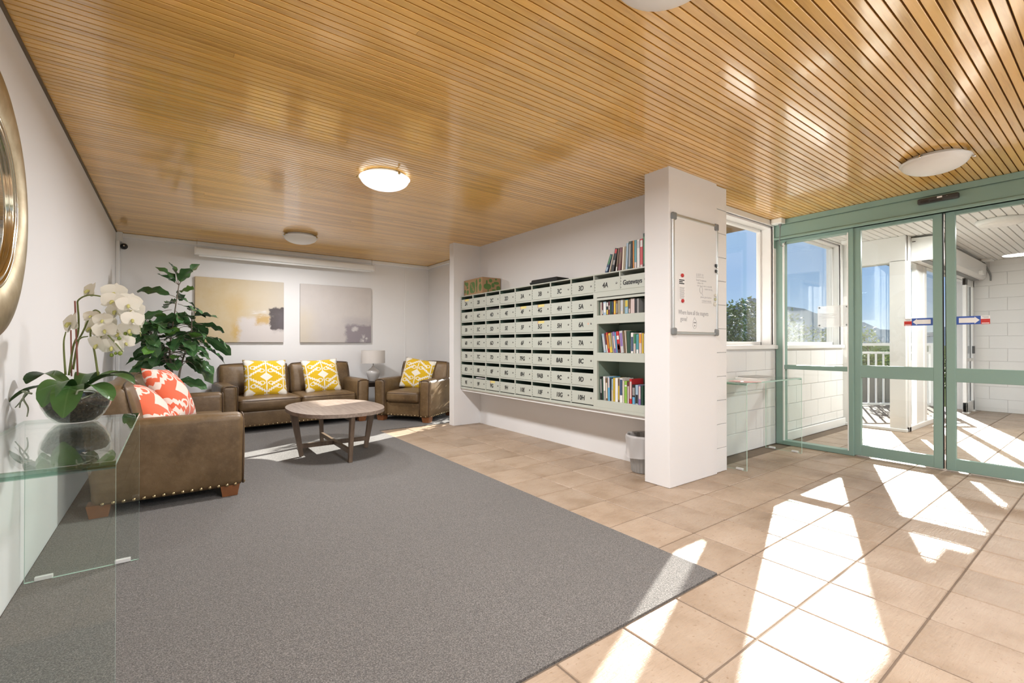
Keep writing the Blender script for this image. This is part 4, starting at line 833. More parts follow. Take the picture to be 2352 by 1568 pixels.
m_redp = M('red_plastic', (0.50, 0.03, 0.03), 0.35); m_offw = M('ivory_plastic', (0.66, 0.64, 0.56), 0.4)
magnet('upper red round magnet holding the notice on the whiteboard', 3.104, 1.592, 0.014, m_redp); magnet('lower red round magnet holding the notice on the whiteboard', 3.108, 1.400, 0.014, m_redp)
magnet('uppermost of three pale round magnets at the right edge of the whiteboard', 3.560, 1.470, 0.011, m_offw); magnet('middle of three pale round magnets, slightly green, at the right edge of the whiteboard', 3.562, 1.437, 0.012, M('olive_plastic', (0.45, 0.46, 0.30), 0.4)); magnet('largest, lowest of three pale round magnets at the right edge of the whiteboard', 3.558, 1.398, 0.016, m_offw)
for lab, z in (('upper black bulldog clip at the right edge of the whiteboard', 1.70), ('lower black bulldog clip at the right edge of the whiteboard', 1.655)):
    c = thing('bulldog_clip', lab, 'clip', (3.575, 2.0462, z)); box('clip_body', (-0.014, -0.012, 0), (0.008, -0.0002, 0.024), m_black, c, 0.002); tube('clip_arm', [(0.0, -0.008, 0.0), (0.006, -0.016, -0.012), (-0.006, -0.016, -0.012)], 0.0016, m_chrome, c, 6)
# ================================================================== FITTINGS ON THE DOORS, BIN
m_blue = M('blue_vinyl', (0.035, 0.10, 0.42), 0.4); m_redv = M('red_vinyl', (0.55, 0.03, 0.02), 0.4); m_whv = M('white_vinyl', (0.84, 0.84, 0.84), 0.4)
def arrow_sticker(parent, label, yl, yr, z0, z1, right, x):
    """yl > yr: left and right ends as read from inside"""
    s = thing('arrow_sticker', label, 'sticker', (x, 0, 0)); t = 0.0007; L = yl - yr; hgt = z1 - z0
    bw = 0.27 * L
    yb = (yr, yr + bw) if right else (yl - bw, yl); ya = (yr + bw, yl) if right else (yr, yl - bw)
    box('blue_field', (-t, ya[0], z0), (0, ya[1], z1), m_blue, s)
    box('red_field', (-t, yb[0], z0), (0, yb[1], z0 + hgt * 0.62), m_redv, s); wf = box('white_field', (-t, yb[0], z0 + hgt * 0.62), (0, yb[1], z1), m_whv, s)
    for i in range(2): box('print_line', (-t - 0.0005, yb[0] + 0.008, z1 - 0.010 - i * 0.008), (-t, yb[1] - 0.008 - i * 0.008, z1 - 0.007 - i * 0.008), m_marker, wf)
    box('print_line', (-t - 0.0005, yb[0] + 0.005, z0 + 0.005), (-t, yb[1] - 0.005, z0 + 0.011), m_whv, s)
    m = hgt * 0.16; w = (ya[1] - ya[0]); hh = hgt / 2; b = hgt * 0.30
    # arrow outline in (along -Y, Z), pointing +a
    o = [(-w / 2 + m * 1.3, -b), (w / 2 - 0.036, -b), (w / 2 - 0.036, -hh + m * 0.5), (w / 2 - m * 0.6, 0), (w / 2 - 0.036, hh - m * 0.5), (w / 2 - 0.036, b), (-w / 2 + m * 1.3, b)]
    if not right: o = [(-a, c) for a, c in reversed(o)]
    prism('arrow', o, 0, 0.0006, m_whv, s, loc=(-t, (ya[0] + ya[1]) / 2, (z0 + z1) / 2), rot=FACE_NX)
    return s
arrow_sticker(leaf1, 'blue sticker with a white arrow pointing left on the left sliding door glass', 1.243, 1.049, 1.235, 1.300, False, XD - 0.0155)
arrow_sticker(leaf2, 'blue sticker with a white arrow pointing right on the right sliding door glass', 0.900, 0.703, 1.235, 1.303, True, XD - 0.0155)
g = G('frosted_film'); g.set(col=(0.88, 0.88, 0.88), rough=0.5); tr = g.t.nodes.new('ShaderNodeBsdfTransparent'); mx = g.t.nodes.new('ShaderNodeMixShader'); mx.inputs[0].default_value = 0.30
g.t.links.new(tr.outputs[0], mx.inputs[1]); g.t.links.new(g.b.outputs[0], mx.inputs[2]); g.t.links.new(mx.outputs[0], g.t.nodes['Material Output'].inputs[0]); m_film = g.m
nt_ = thing('acrylic_notice', 'translucent notice sheet fixed at four corners to the glass beside the doors', 'notice', (XD - 0.006, 0, 0))
box('sheet', (-0.003, 1.664, 1.241), (-0.0005, 1.935, 1.455), m_film, nt_)
for yy in (1.682, 1.918):
    for zz in (1.26, 1.438): lathe('fixing', [(0, 0.006), (0.007, 0.006), (0.008, 0.0)], m_cornr, nt_, 12, (-0.003, yy, zz), (0, R(-90), 0))
for i in range(3): box('print_line', (-0.0036, 1.79, 1.37 - 0.018 * i), (-0.0029, 1.90, 1.373 - 0.018 * i), m_marker2, nt_)
se = thing('door_sensor', 'black motion sensor bar on the green header above the sliding doors', 'sensor', (XD - 0.087, 0.995, 2.296))
rbox('housing', (0.045, 0.262, 0.046), 0.012, M('charcoal_plastic', (0.045, 0.045, 0.043), 0.35), se, (-0.022, 0, 0)); box('sensor_window', (-0.0475, 0.055, -0.018), (-0.035, 0.112, 0.004), m_black, se, 0.002); box('sensor_window', (-0.046, -0.03, -0.02), (-0.035, 0.05, -0.006), m_black, se, 0.002)
box('maker_badge', (-0.0458, -0.03, 0.003), (-0.0446, 0.002, 0.016), m_whv, se); lathe('indicator', [(0, 0.002), (0.002, 0.002), (0.002, 0)], m_whv, se, 8, (-0.045, -0.06, 0.008), (0, R(-90), 0))
jb = thing('junction_box', 'white junction box with grey cable on the ceiling at the door corner', 'junction box', (5.155, 2.245, H))
box('housing', (-0.045, -0.045, -0.055), (0.045, 0.06, -0.0005), m_white, jb, 0.005, 2); lathe('cable_gland', [(0, -0.055), (0.016, -0.055), (0.013, -0.07), (0.006, -0.09), (0, -0.09)], m_cornr, jb, 14, (0.012, -0.005, 0))
tube('cable', curve_pts([(0.012, -0.005, -0.085), (0.014, -0.004, -0.15), (0.01, -0.002, -0.24), (0.02, -0.012, -0.285), (0.06, -0.02, -0.28), (0.075, -0.03, -0.25), (0.1, -0.03, -0.235)], 8), 0.004, m_cornr, jb, 8)
box('cable_tie', (0.05, -0.03, -0.285), (0.066, -0.012, -0.27), m_white, jb)

# ribbed waste bin with a liner, behind the pillar
bn = thing('waste_bin', 'grey ribbed plastic waste bin with a clear liner in the mailbox nook', 'bin', (3.20, 2.475, 0.001))
g = G('grey_bin_plastic'); g.set(col=(0.30, 0.29, 0.275), rough=0.45); m_bin = g.m
V, F = [], []; n = 96
for rr, z in ((0.095, 0.0), (0.102, 0.004), (0.118, 0.15), (0.134, 0.285), (0.139, 0.29), (0.139, 0.303), (0.133, 0.303), (0.129, 0.285), (0.098, 0.012), (0.0, 0.012)):
    for k in range(n):
        a = 2 * math.pi * k / n; rib = (0.0035 if (k // 2) % 2 else 0.0) if 0.003 < z < 0.284 and rr > 0.1 and rr != 0.129 else 0; V.append(((rr - rib) * math.cos(a), (rr - rib) * math.sin(a), z))
for i in range(9):
    for k in range(n): F.append((i * n + k, i * n + (k + 1) % n, (i + 1) * n + (k + 1) % n, (i + 1) * n + k))
F.append(tuple(reversed(range(n)))); link('tub', mesh('tub', V, F), bn, m_bin)
g = G('bin_liner_film'); g.set(col=(0.66, 0.64, 0.63), rough=0.35); tr = g.t.nodes.new('ShaderNodeBsdfTransparent'); mx = g.t.nodes.new('ShaderNodeMixShader'); mx.inputs[0].default_value = 0.62
g.t.links.new(tr.outputs[0], mx.inputs[1]); g.t.links.new(g.b.outputs[0], mx.inputs[2]); g.t.links.new(mx.outputs[0], g.t.nodes['Material Output'].inputs[0])
V, F = [], []; rnd = random.Random(3); n = 60; off = [rnd.random() for _ in range(n)]
for i, (rr, z) in enumerate(((0.12, 0.20), (0.127, 0.29), (0.134, 0.312), (0.142, 0.312), (0.146, 0.29), (0.142, 0.235), (0.143, 0.185), (0.146, 0.165))):
    for k in range(n):
        a = 2 * math.pi * k / n; w = 0.004 * math.sin(7 * a + i) + 0.004 * (off[(k * 3 + i) % n] - 0.5); dz = (-0.04 * math.cos(a - 3.9) - 0.01 + 0.02 * math.sin(2 * a)) if i >= 6 else 0; V.append(((rr + w) * math.cos(a), (rr + w) * math.sin(a), z + dz))
for i in range(7):
    for k in range(n): F.append((i * n + k, i * n + (k + 1) % n, (i + 1) * n + (k + 1) % n, (i + 1) * n + k))
link('liner', mesh('liner', V, F, True), bn, g.m)
# ================================================================== ORCHID AND FIDDLE-LEAF PLANT
def leaf_me(L, Wd, seed, fold=0.25, droop=0.25, wave=0.0, nl=9, pointy=0.8, lobes=False):
    rnd = random.Random(seed); V, F = [], []; p1 = rnd.random() * 6; nw = 4
    for i in range(nl + 1):
        t = i / nl; w = Wd / 2 * (math.sin(math.pi * min(1, (t ** pointy))) ** 0.75 if 0 < t < 1 else 0.02)
        if lobes: w *= 1 + 0.22 * math.sin(t * 7.5 + 0.6); w *= 0.55 + 0.75 * t if t < 0.6 else 1.0
        x = L * t; z0 = -droop * L * t * t
        for j in range(-nw, nw + 1):
            s = j / nw; V.append((x, s * w, z0 + fold * abs(s) * w + wave * w * math.sin(5 * t * 3.1 + p1 + (2 if s > 0 else 0)) * abs(s)))
    m = 2 * nw + 1
    for i in range(nl):
        for j in range(m - 1): F.append((i * m + j, (i + 1) * m + j, (i + 1) * m + j + 1, i * m + j + 1))
    return mesh('leaf', V, F, True)
def leaf_mat(name, a, b, rough, vein, scale=1.0):
    g = G(name); o = g.obj(); X, Y, Z = g.xyz(o); rnd = g.n('ObjectInfo', 5); f = g.noise(o, 9, 4)
    c = g.mix(f, a, b); c = g.mix(g.math('MULTIPLY', rnd, 0.5), c, [min(1, x * 1.5) for x in b])
    mid = g.math('LESS_THAN', g.math('ABSOLUTE', Y), 0.0022); c = g.mix(g.math('MULTIPLY', mid, 0.6), c, vein)
    ang = g.math('ABSOLUTE', g.math('SINE', g.math('MULTIPLY', g.math('SUBTRACT', X, g.math('MULTIPLY', g.math('ABSOLUTE', Y), 0.9)), 150.0 * scale))); ve = g.step(ang, 0.2, 0.0)
    c = g.mix(g.math('MULTIPLY', ve, 0.35), c, vein); g.set(col=c, rough=rough, spec=0.5); g.bump(g.math('ADD', g.math('MULTIPLY', ve, -1.0), g.noise(o, 40, 2)), 0.4, 0.004); return g.m
m_fleaf = leaf_mat('fiddle_leaf_green', (0.026, 0.075, 0.028), (0.055, 0.135, 0.045), 0.25, (0.12, 0.20, 0.07))
m_fleaf2 = leaf_mat('young_leaf_green', (0.07, 0.17, 0.025), (0.10, 0.24, 0.04), 0.3, (0.2, 0.32, 0.1))
m_bark = M('grey_bark', (0.20, 0.165, 0.125), 0.8, var=0.25, scale=30, bump=0.4, bscale=60)
def aim(o, d, roll=0.0):
    """local +X along d, leaf face up"""
    x = Vector(d).normalized(); y = Vector((0, 0, 1)).cross(x)
    if y.length < 1e-3: y = Vector((0, 1, 0))
    y.normalize(); z = x.cross(y); m = Matrix((x, y, z)).transposed().to_4x4() @ Matrix.Rotation(roll, 4, 'X'); o.rotation_euler = m.to_euler()
fp = thing('fiddle_leaf_plant', 'tall fiddle-leaf plant with glossy dark leaves in the corner behind the left sofa', 'plant', (0.0, 6.34, 0.0068))
lathe('pot', [(0.0, 0.0), (0.12, 0.0), (0.13, 0.01), (0.16, 0.27), (0.17, 0.28), (0.17, 0.30), (0.155, 0.30), (0.15, 0.27), (0, 0.265)], M('charcoal_pot', (0.06, 0.06, 0.06), 0.5), fp, 40)
tr1 = curve_pts([(0.0, 0.0, 0.25), (0.01, -0.01, 0.6), (-0.03, 0.0, 0.95), (0.0, 0.01, 1.3), (0.05, 0.0, 1.72)], 6); tr2 = curve_pts([(0.04, 0.02, 0.25), (0.05, 0.02, 0.65), (0.09, 0.0, 0.9), (0.16, -0.02, 1.15), (0.17, 0.0, 1.42)], 6); tr3 = curve_pts([(-0.03, 0.02, 0.25), (-0.01, 0.03, 0.7), (-0.09, 0.02, 0.95), (-0.2, 0.0, 1.2), (-0.22, 0.0, 1.32)], 6)
for tr in (tr1, tr2, tr3): tube('stem', tr, [0.013 - 0.008 * i / (len(tr) - 1) for i in range(len(tr))], m_bark, fp, 8)
_fl = [leaf_me(0.225, 0.15, 11, 0.25, 0.18, 0.25, lobes=True, pointy=0.95), leaf_me(0.20, 0.125, 12, 0.35, 0.3, 0.3, lobes=True, pointy=0.9), leaf_me(0.17, 0.11, 13, 0.3, 0.1, 0.25, lobes=True, pointy=0.9), leaf_me(0.235, 0.14, 14, 0.2, 0.4, 0.3, lobes=True, pointy=1.0)]
for m_ in _fl: m_.materials.append(m_fleaf)
_fy = leaf_me(0.15, 0.11, 15, 0.3, 0.1, 0.2, lobes=True); _fy.materials.append(m_fleaf2)
rnd = random.Random(21)
def put_leaf(src, base, d, young=False):
    p = Vector(base); d = Vector(d).normalized()
    if p.x + d.x * 0.36 < -0.5: d.x *= -0.4; p.x = max(p.x, -0.25)
    st = p + d * (0.03 + 0.05 * rnd.random())
    o = link('leaf', _fy if young else rnd.choice(_fl), fp, None, st); s = 0.95 + 0.4 * rnd.random(); o.scale = (s, s, s); aim(o, d, (rnd.random() - 0.5) * 1.7)
    V, F = tube_data([p, p + d * 0.035 + Vector((0, 0, 0.004)), st + d * 0.012], 0.0032, 5); link('leaf_stalk', mesh('leaf_stalk', V, F, True), o.parent, m_bark)
def along(tr, t): i = min(len(tr) - 1, int(t * (len(tr) - 1))); return tr[i]
for tr, t0, n, up in ((tr1, 0.42, 34, 0.15), (tr2, 0.45, 30, 0.05), (tr3, 0.48, 26, 0.0)):
    for k in range(n):
        t = t0 + (1 - t0) * k / (n - 1); a = k * 2.4 + (0 if tr is tr1 else 1.1); b = along(tr, t); e = up - 0.55 + 0.9 * max(0.0, t - 0.5) + 0.9 * (rnd.random() - 0.5); reach = 0.0 if t > 0.9 else 0.10 * rnd.random() + (0.08 if t < 0.75 else 0.0)
        d = Vector((math.cos(a), math.sin(a), e)); bb = Vector(b) + Vector((math.cos(a), math.sin(a), 0.25)) * reach
        if reach > 0.05:
            V, F = tube_data([b, (Vector(b) + bb) / 2 + Vector((0, 0, 0.01)), bb], 0.0045, 5); link('twig', mesh('twig', V, F, True), fp, m_bark)
        put_leaf(None, bb, d, young=(k % 9 == 4))
for d in ((0.5, 0.2, 0.9), (-0.6, -0.2, 0.8), (0.3, -0.6, 0.7), (-0.2, 0.5, 1.1)): put_leaf(None, (0.05, 0, 1.72), d, False)
for d, z in (((-0.7, -0.5, -0.3), 0.72), ((0.8, -0.4, -0.2), 0.68)): put_leaf(None, (0.0, 0.0, z), d)

# potted orchid in a glass bowl on the console
oc = thing('potted_orchid', 'white moth orchid in a clear glass bowl of bark on the glass console', 'orchid', (-0.338, 2.745, 0.733))
m_bowl = thin_glass('bowl_glass', (0.95, 0.97, 0.955), 1.2)
op = [(0.0, 0.001), (0.07, 0.001), (0.085, 0.006), (0.115, 0.04), (0.138, 0.085), (0.146, 0.125), (0.143, 0.16), (0.138, 0.176)]; ip = [(r_ - 0.004, z_ + (0.004 if r_ < 0.1 else 0)) for r_, z_ in reversed(op[1:])] + [(0.0, 0.006)]
lathe('glass_bowl', op + ip, m_bowl, oc, 56, scale=(0.82, 0.82, 0.86))
g = G('bark_chips'); o = g.obj(); f = g.noise(o, 55, 5, 0.7); f2 = g.n('TexVoronoi', 0, Vector=o, Scale=60.0); g.set(col=g.ramp(f, [(0.3, (0.012, 0.009, 0.006)), (0.55, (0.06, 0.042, 0.026)), (0.8, (0.16, 0.115, 0.07))]), rough=0.9); g.bump(g.math('ADD', f, f2), 1.0, 0.02)
sp = [(0.0, 0.007), (0.07, 0.007), (0.109, 0.042), (0.131, 0.086), (0.137, 0.115), (0.12, 0.132), (0.06, 0.142), (0.0, 0.145)]
V, F = [], []; n = 40; rnd = random.Random(5)
for rr, z in sp:
    for k in range(n): a = 2 * math.pi * k / n; j = 1 - 0.02 * rnd.random(); V.append((rr * j * math.cos(a), rr * j * math.sin(a), z + (0.008 * rnd.random() if z > 0.12 else 0)))
for i in range(len(sp) - 1):
    for k in range(n): F.append((i * n + k, i * n + (k + 1) % n, (i + 1) * n + (k + 1) % n, (i + 1) * n + k))
link('bark_mix', mesh('bark_mix', V, F, True), oc, g.m, scale=(0.82, 0.82, 0.86))
m_oleaf = leaf_mat('orchid_leaf_green', (0.022, 0.062, 0.016), (0.05, 0.12, 0.028), 0.38, (0.08, 0.15, 0.05), 0.2)
def strap(L, Wd, arch, droop, seed):
    V, F = [], []; N = 14; nw = 4
    for i in range(N + 1):
        t = i / N; w = Wd / 2 * (0.35 + 0.65 * math.sin(min(1.0, t * 1.25) * math.pi / 2)) * (1 if t < 0.7 else math.sqrt(max(0.0, 1 - ((t - 0.7) / 0.302) ** 2)))
        x = L * (t - 0.12 * droop * t * t); z = arch * math.sin(t * 2.2) - droop * t ** 2.3
        for j in range(-nw, nw + 1): s = j / nw; V.append((x, s * w, z + 0.28 * abs(s) ** 1.5 * w))
    m = 2 * nw + 1
    for i in range(N):
        for j in range(m - 1): F.append((i * m + j, (i + 1) * m + j, (i + 1) * m + j + 1, i * m + j + 1))
    return mesh('leaf', V, F, True)
CR = Vector((0.8055, -0.5926, 0)); CF = Vector((0.5926, 0.8055, 0))     # across and away as the bowl is seen from the room
def dirv(r_, f_): return CR * r_ + CF * f_
for i, (r_, f_, L, Wd, ar, dr, zb) in enumerate(((-1, 0.1, 0.235, 0.085, 0.10, 0.045, 0.15), (-0.9, -0.5, 0.20, 0.078, 0.055, 0.07, 0.145), (0.2, -1, 0.175, 0.095, 0.075, 0.11, 0.16), (0.55, -0.85, 0.205, 0.10, 0.06, 0.135, 0.155), (0.95, 0.15, 0.215, 0.085, 0.08, 0.035, 0.155), (1, -0.35, 0.225, 0.075, 0.06, 0.075, 0.15), (-0.5, 0.9, 0.2, 0.08, 0.09, 0.04, 0.15), (0.5, 0.9, 0.2, 0.08, 0.09, 0.03, 0.15)  )):
    o = link('leaf', strap(L, Wd, ar, dr, i), oc, m_oleaf, tuple(dirv(r_, f_).normalized() * 0.012) [:2] + (zb - 0.022,)); o.rotation_euler = (0, 0, math.atan2(dirv(r_, f_).y, dirv(r_, f_).x))
PX_ = 0.00192      # one photograph pixel at the bowl's distance
def ow(u, v, dep=0.0):
    p = CR * ((u - 168) * PX_) + CF * dep; return Vector((p.x, p.y, (968 - v) * PX_ * (1 + dep * 0.45)))
m_stem = M('orchid_stem', (0.16, 0.19, 0.05), 0.5, var=0.35, scale=14); m_stake = M('bamboo_stake', (0.34, 0.13, 0.10), 0.6)
stems = [[(150, 862), (152, 800), (160, 770), (165, 735), (170, 705), (178, 690), (200, 679), (225, 681), (252, 693), (278, 712), (300, 745), (308, 775)], [(151, 850), (160, 790), (176, 765), (205, 718), (225, 715), (235, 730)], [(208, 865), (205, 810), (203, 772), (212, 755), (235, 760), (255, 785), (268, 810)], [(165, 785), (185, 775), (202, 772)], [(150, 860), (148, 790), (149, 762)]]
for i, st_ in enumerate(stems):
    P = curve_pts([ow(u, v, 0.02 * math.sin(k * 0.8 + i)) for k, (u, v) in enumerate(st_)], 5); tube('flower_stem', P, [0.0042 - 0.002 * k / (len(P) - 1) for k in range(len(P))], m_stem, oc, 7)
tube('stake', [ow(170, 862), ow(163, 693)], 0.0032, m_stake, oc, 8); tube('stake', [ow(151, 865, 0.01), ow(149, 760, 0.01)], 0.0028, m_stake, oc, 8)
m_petal = M('orchid_white_petal', (0.80, 0.77, 0.68), 0.6, spec=0.25, var=0.04, scale=30, sub=0.0); m_lip = M('orchid_lip', (0.62, 0.60, 0.22), 0.5)
def flower_meshes():
    V, F = [], []
    def petal(ang, L, Wd, cup, z):
        base = len(V); N = 6; nw = 3
        for i in range(N + 1):
            t = i / N; w = Wd / 2 * math.sin(math.pi * min(0.999, t ** 0.72 * 0.97 + 0.03)) ** 0.62; rad = L * t
            for j in range(-nw, nw + 1):
                s = j / nw; x, y = rad, s * w; zz = z + cup * (t * t) * L - 0.10 * abs(s) * w; c, sn = math.cos(ang), math.sin(ang); V.append((x * c - y * sn, x * sn + y * c, zz))
        m = 2 * nw + 1
        for i in range(N):
            for j in range(m - 1): F.append((base + i * m + j, base + (i + 1) * m + j, base + (i + 1) * m + j + 1, base + i * m + j + 1))
    for a in (90, 210, 330): petal(R(a), 0.042, 0.030, -0.12, 0.0)
    for a in (20, 160): petal(R(a), 0.046, 0.058, 0.08, 0.003)
    me = mesh('flower', V, F, True); me.materials.append(m_petal)
    V2, F2 = tube_data([(0, 0, 0.0), (0, -0.004, 0.009), (0, -0.012, 0.012), (0, -0.017, 0.010)], [0.004, 0.006, 0.0055, 0.002], 7); lip = mesh('lip', V2, F2, True); lip.materials.append(m_lip); return me, lip
_fm, _lm = flower_meshes()
rnd = random.Random(9)
FL = [(197, 670, -0.35, 0.5, 1.05), (241, 677, 0.3, 0.2, 1.15), (262, 692, 0.3, 0.5, 1.1), (155, 744, -0.4, 0.3, 1.35), (190, 757, -0.2, 0.3, 1.1), (214, 726, 0.1, 0.7, 0.8), (256, 716, -0.1, 0.0, 1.05), (275, 698, 0.5, 0.3, 1.1), (296, 700, 0.6, 0.2, 1.0), (292, 716, 0.4, -0.1, 1.15), (283, 738, 0.2, -0.2, 1.15), (305, 733, 0.9, 0.1, 0.95), (288, 758, 0.1, -0.3, 1.05), (229, 748, -0.1, 0.1, 1.1), (244, 757, 0.4, 0.0, 1.0), (224, 771, -0.3, -0.2, 1.1), (250, 768, 0.5, -0.1, 1.0), (228, 790, -0.2, -0.3, 1.05), (246, 797, 0.3, -0.4, 1.1), (268, 790, 0.9, 0.0, 0.85), (240, 735, 0.2, 0.3, 0.9)]
for k, (u, v, rr, up, s) in enumerate(FL):
    o = link('flower', _fm, oc, None, ow(u, v, 0.03 * math.sin(k * 2.1))); z = (CR * rr - CF * 0.8 + Vector((0, 0, up * 0.6))).normalized(); y = Vector((0, 0, 1)) - z * z.z; y.normalize(); x = y.cross(z)
    o.rotation_euler = (Matrix((x, y, z)).transposed().to_4x4() @ Matrix.Rotation((rnd.random() - 0.5) * 0.6, 4, 'Z')).to_euler(); o.scale = (s, s, s); link('lip', _lm, o)
_bud = lathe_me([(0.0, -0.009), (0.006, -0.006), (0.008, 0.0), (0.006, 0.006), (0.0, 0.009)], 10, 'bud'); _bud.materials.append(M('green_bud', (0.20, 0.27, 0.04), 0.45))
for u, v, s in ((247, 816, 1.0), (256, 812, 0.8), (266, 812, 1.1), (264, 778, 1.0), (278, 767, 0.9), (289, 769, 0.9)): link('bud', _bud, oc, None, ow(u, v, 0.0), None, (s, s, s))
m_root = M('aerial_root', (0.26, 0.29, 0.20), 0.7)
for pts in ([(130, 893), (110, 888), (92, 893), (75, 915), (62, 930)], [(118, 890), (112, 905), (122, 925), (120, 945)], [(225, 895), (232, 885), (240, 895), (236, 905)], [(112, 903), (106, 912), (104, 925)]):
    P = curve_pts([ow(u, v, -0.118 if 95 < u < 240 else -0.06) for u, v in pts], 5); tube('root', P, [0.004 - 0.002 * k / (len(P) - 1) for k in range(len(P))], m_root, oc, 6)
# ================================================================== VESTIBULE FITTINGS AND OUTDOORS
oph = thing('door_operator', 'long white automatic door operator casing high in the glazed vestibule', 'door operator', (7.30, YC - 0.02, 2.09))
prism('casing', [(0.0, 0.0), (-0.20, 0.0), (-0.232, 0.035), (-0.235, 0.235), (-0.20, 0.27), (0.0, 0.27)], 0.012, 3.05, m_trim, oph, rot=Euler((R(90), 0, R(90))))
prism('end_cap', [(0.0, -0.005), (-0.20, -0.005), (-0.238, 0.03), (-0.24, 0.275), (0.0, 0.28)], 0.0, 0.012, m_white, oph, 0.002, rot=Euler((R(90), 0, R(90))))
box('cap_slot', (-0.001, -0.045, 0.23), (0.001, -0.012, 0.24), m_black, oph); box('track_slot', (0.05, -0.16, -0.012), (3.0, -0.09, 0.0), m_cornr, oph); rbox('motion_detector', (0.16, 0.05, 0.06), 0.015, m_white, oph, (2.55, -0.25, 0.06))
tube('loose_cable', curve_pts([(3.02, -0.20, 0.29), (3.06, -0.23, 0.2), (3.09, -0.27, 0.08), (3.06, -0.28, -0.02)], 6), 0.012, m_cornr, oph, 8)
vl = thing('vestibule_light', 'round white flush light on the white vestibule ceiling', 'ceiling light', (7.07, 0.86, H))
lathe('rim', [(0.0, -0.0005), (0.19, -0.0005), (0.195, -0.02), (0.175, -0.05), (0.16, -0.052)], m_white, vl, 48); lathe('diffuser', [(0.162, -0.05), (0.15, -0.06), (0.08, -0.066), (0.0, -0.068)], m_opal, vl, 48)
ld = bpy.data.lights.new('vestibule_lamp', 'AREA'); ld.shape = 'DISK'; ld.size = 0.32; ld.energy = LAMP_W * 1.25; ld.color = (1, 0.98, 0.95); lo = bpy.data.objects.new('vestibule_lamp', ld); COL.objects.link(lo); lo.parent = vl; lo.location = (0, 0, -0.072)
vj = box('ceiling_rose', (-0.1, -0.06, -0.035), (0.1, 0.06, -0.0005), m_white, None, 0.006, 1, (10.2, 1.38, H)); tag(vj, 'small white junction box on the vestibule ceiling by the block wall', 'junction box')
vk = box('ceiling_junction', (-0.06, -0.05, -0.05), (0.06, 0.05, -0.0005), m_white, None, 0.006, 1, (6.95, 2.2, H)); tag(vk, 'small white junction box at the vestibule ceiling corner above the window', 'junction box')
# outdoors
deck = S(box('floor_deck', (XA + 0.06, YC + 0.06, -0.14), (10.6, 5.6, -0.075), M('deck_joists', (0.10, 0.09, 0.08), 0.9)))
m_deck = wood_mat('weathered_deck', (0.30, 0.28, 0.26), (0.46, 0.44, 0.41), (2, 30, 30), 0.8)
_dk = box_me((0, -0.068, -0.025), (1, 0.068, 0), 0.0, 1, 'deck_board'); _dk.materials.append(m_deck)
for k in range(22): link('deck_board', _dk, deck, None, (XA + 0.3, YC + 0.14 + k * 0.148, -0.05), (0, 0, R(0)), (3.0, 1, 1))
S(box('trim_8', (XA + 0.05, YC + 0.05, -0.12), (XA + 0.29, YW, -0.02), m_block))
gnd = S(link('floor_ground', mesh('ground', [(-900, -900, -0.3), (900, -900, -0.3), (900, 900, -0.3), (-900, 900, -0.3)], [(0, 1, 2, 3)]), None, M('garden_ground', (0.06, 0.075, 0.035), 0.95, spec=0.0, var=0.3, scale=0.4)))
rl = thing('balustrade', 'white metal balustrade with upright bars along the deck outside', 'railing', (9.62, 2.90, -0.05), math.atan2(-0.5926, 0.8055))
box('top_rail', (-1.3, -0.03, 1.09), (1.3, 0.03, 1.14), m_trim, rl, 0.005); box('hand_rail', (-1.3, -0.02, 0.95), (1.3, 0.02, 0.985), m_trim, rl, 0.004); box('bottom_rail', (-1.3, -0.02, 0.06), (1.3, 0.02, 0.095), m_trim, rl, 0.004)
_bal = box_me((-0.011, -0.011, 0.09), (0.011, 0.011, 0.955), 0.0, 1, 'baluster'); _bal.materials.append(m_trim)
for k in range(20): link('baluster', _bal, rl, None, (-1.24 + k * 0.13, 0, 0))
for x in (-1.3, 1.28): box('post', (x - 0.022, -0.022, 0.0), (x + 0.022, 0.022, 1.12), m_trim, rl, 0.003)
fe = thing('paling_fence', 'low weathered timber fence behind the white balustrade', 'fence', (10.5, 3.55, -0.3), math.atan2(-0.5926, 0.8055))
m_pal = wood_mat('grey_paling', (0.10, 0.09, 0.075), (0.19, 0.175, 0.15), (30, 30, 2), 0.85); _pal = box_me((-0.075, -0.01, 0), (0.075, 0.01, 0.72), 0.003, 1, 'paling'); _pal.materials.append(m_pal)
for k in range(13): link('paling', _pal, fe, None, (-0.5 + k * 0.158, 0, 0.002))
box('rail', (-0.58, 0.01, 0.62), (1.48, 0.05, 0.70), m_pal, fe)
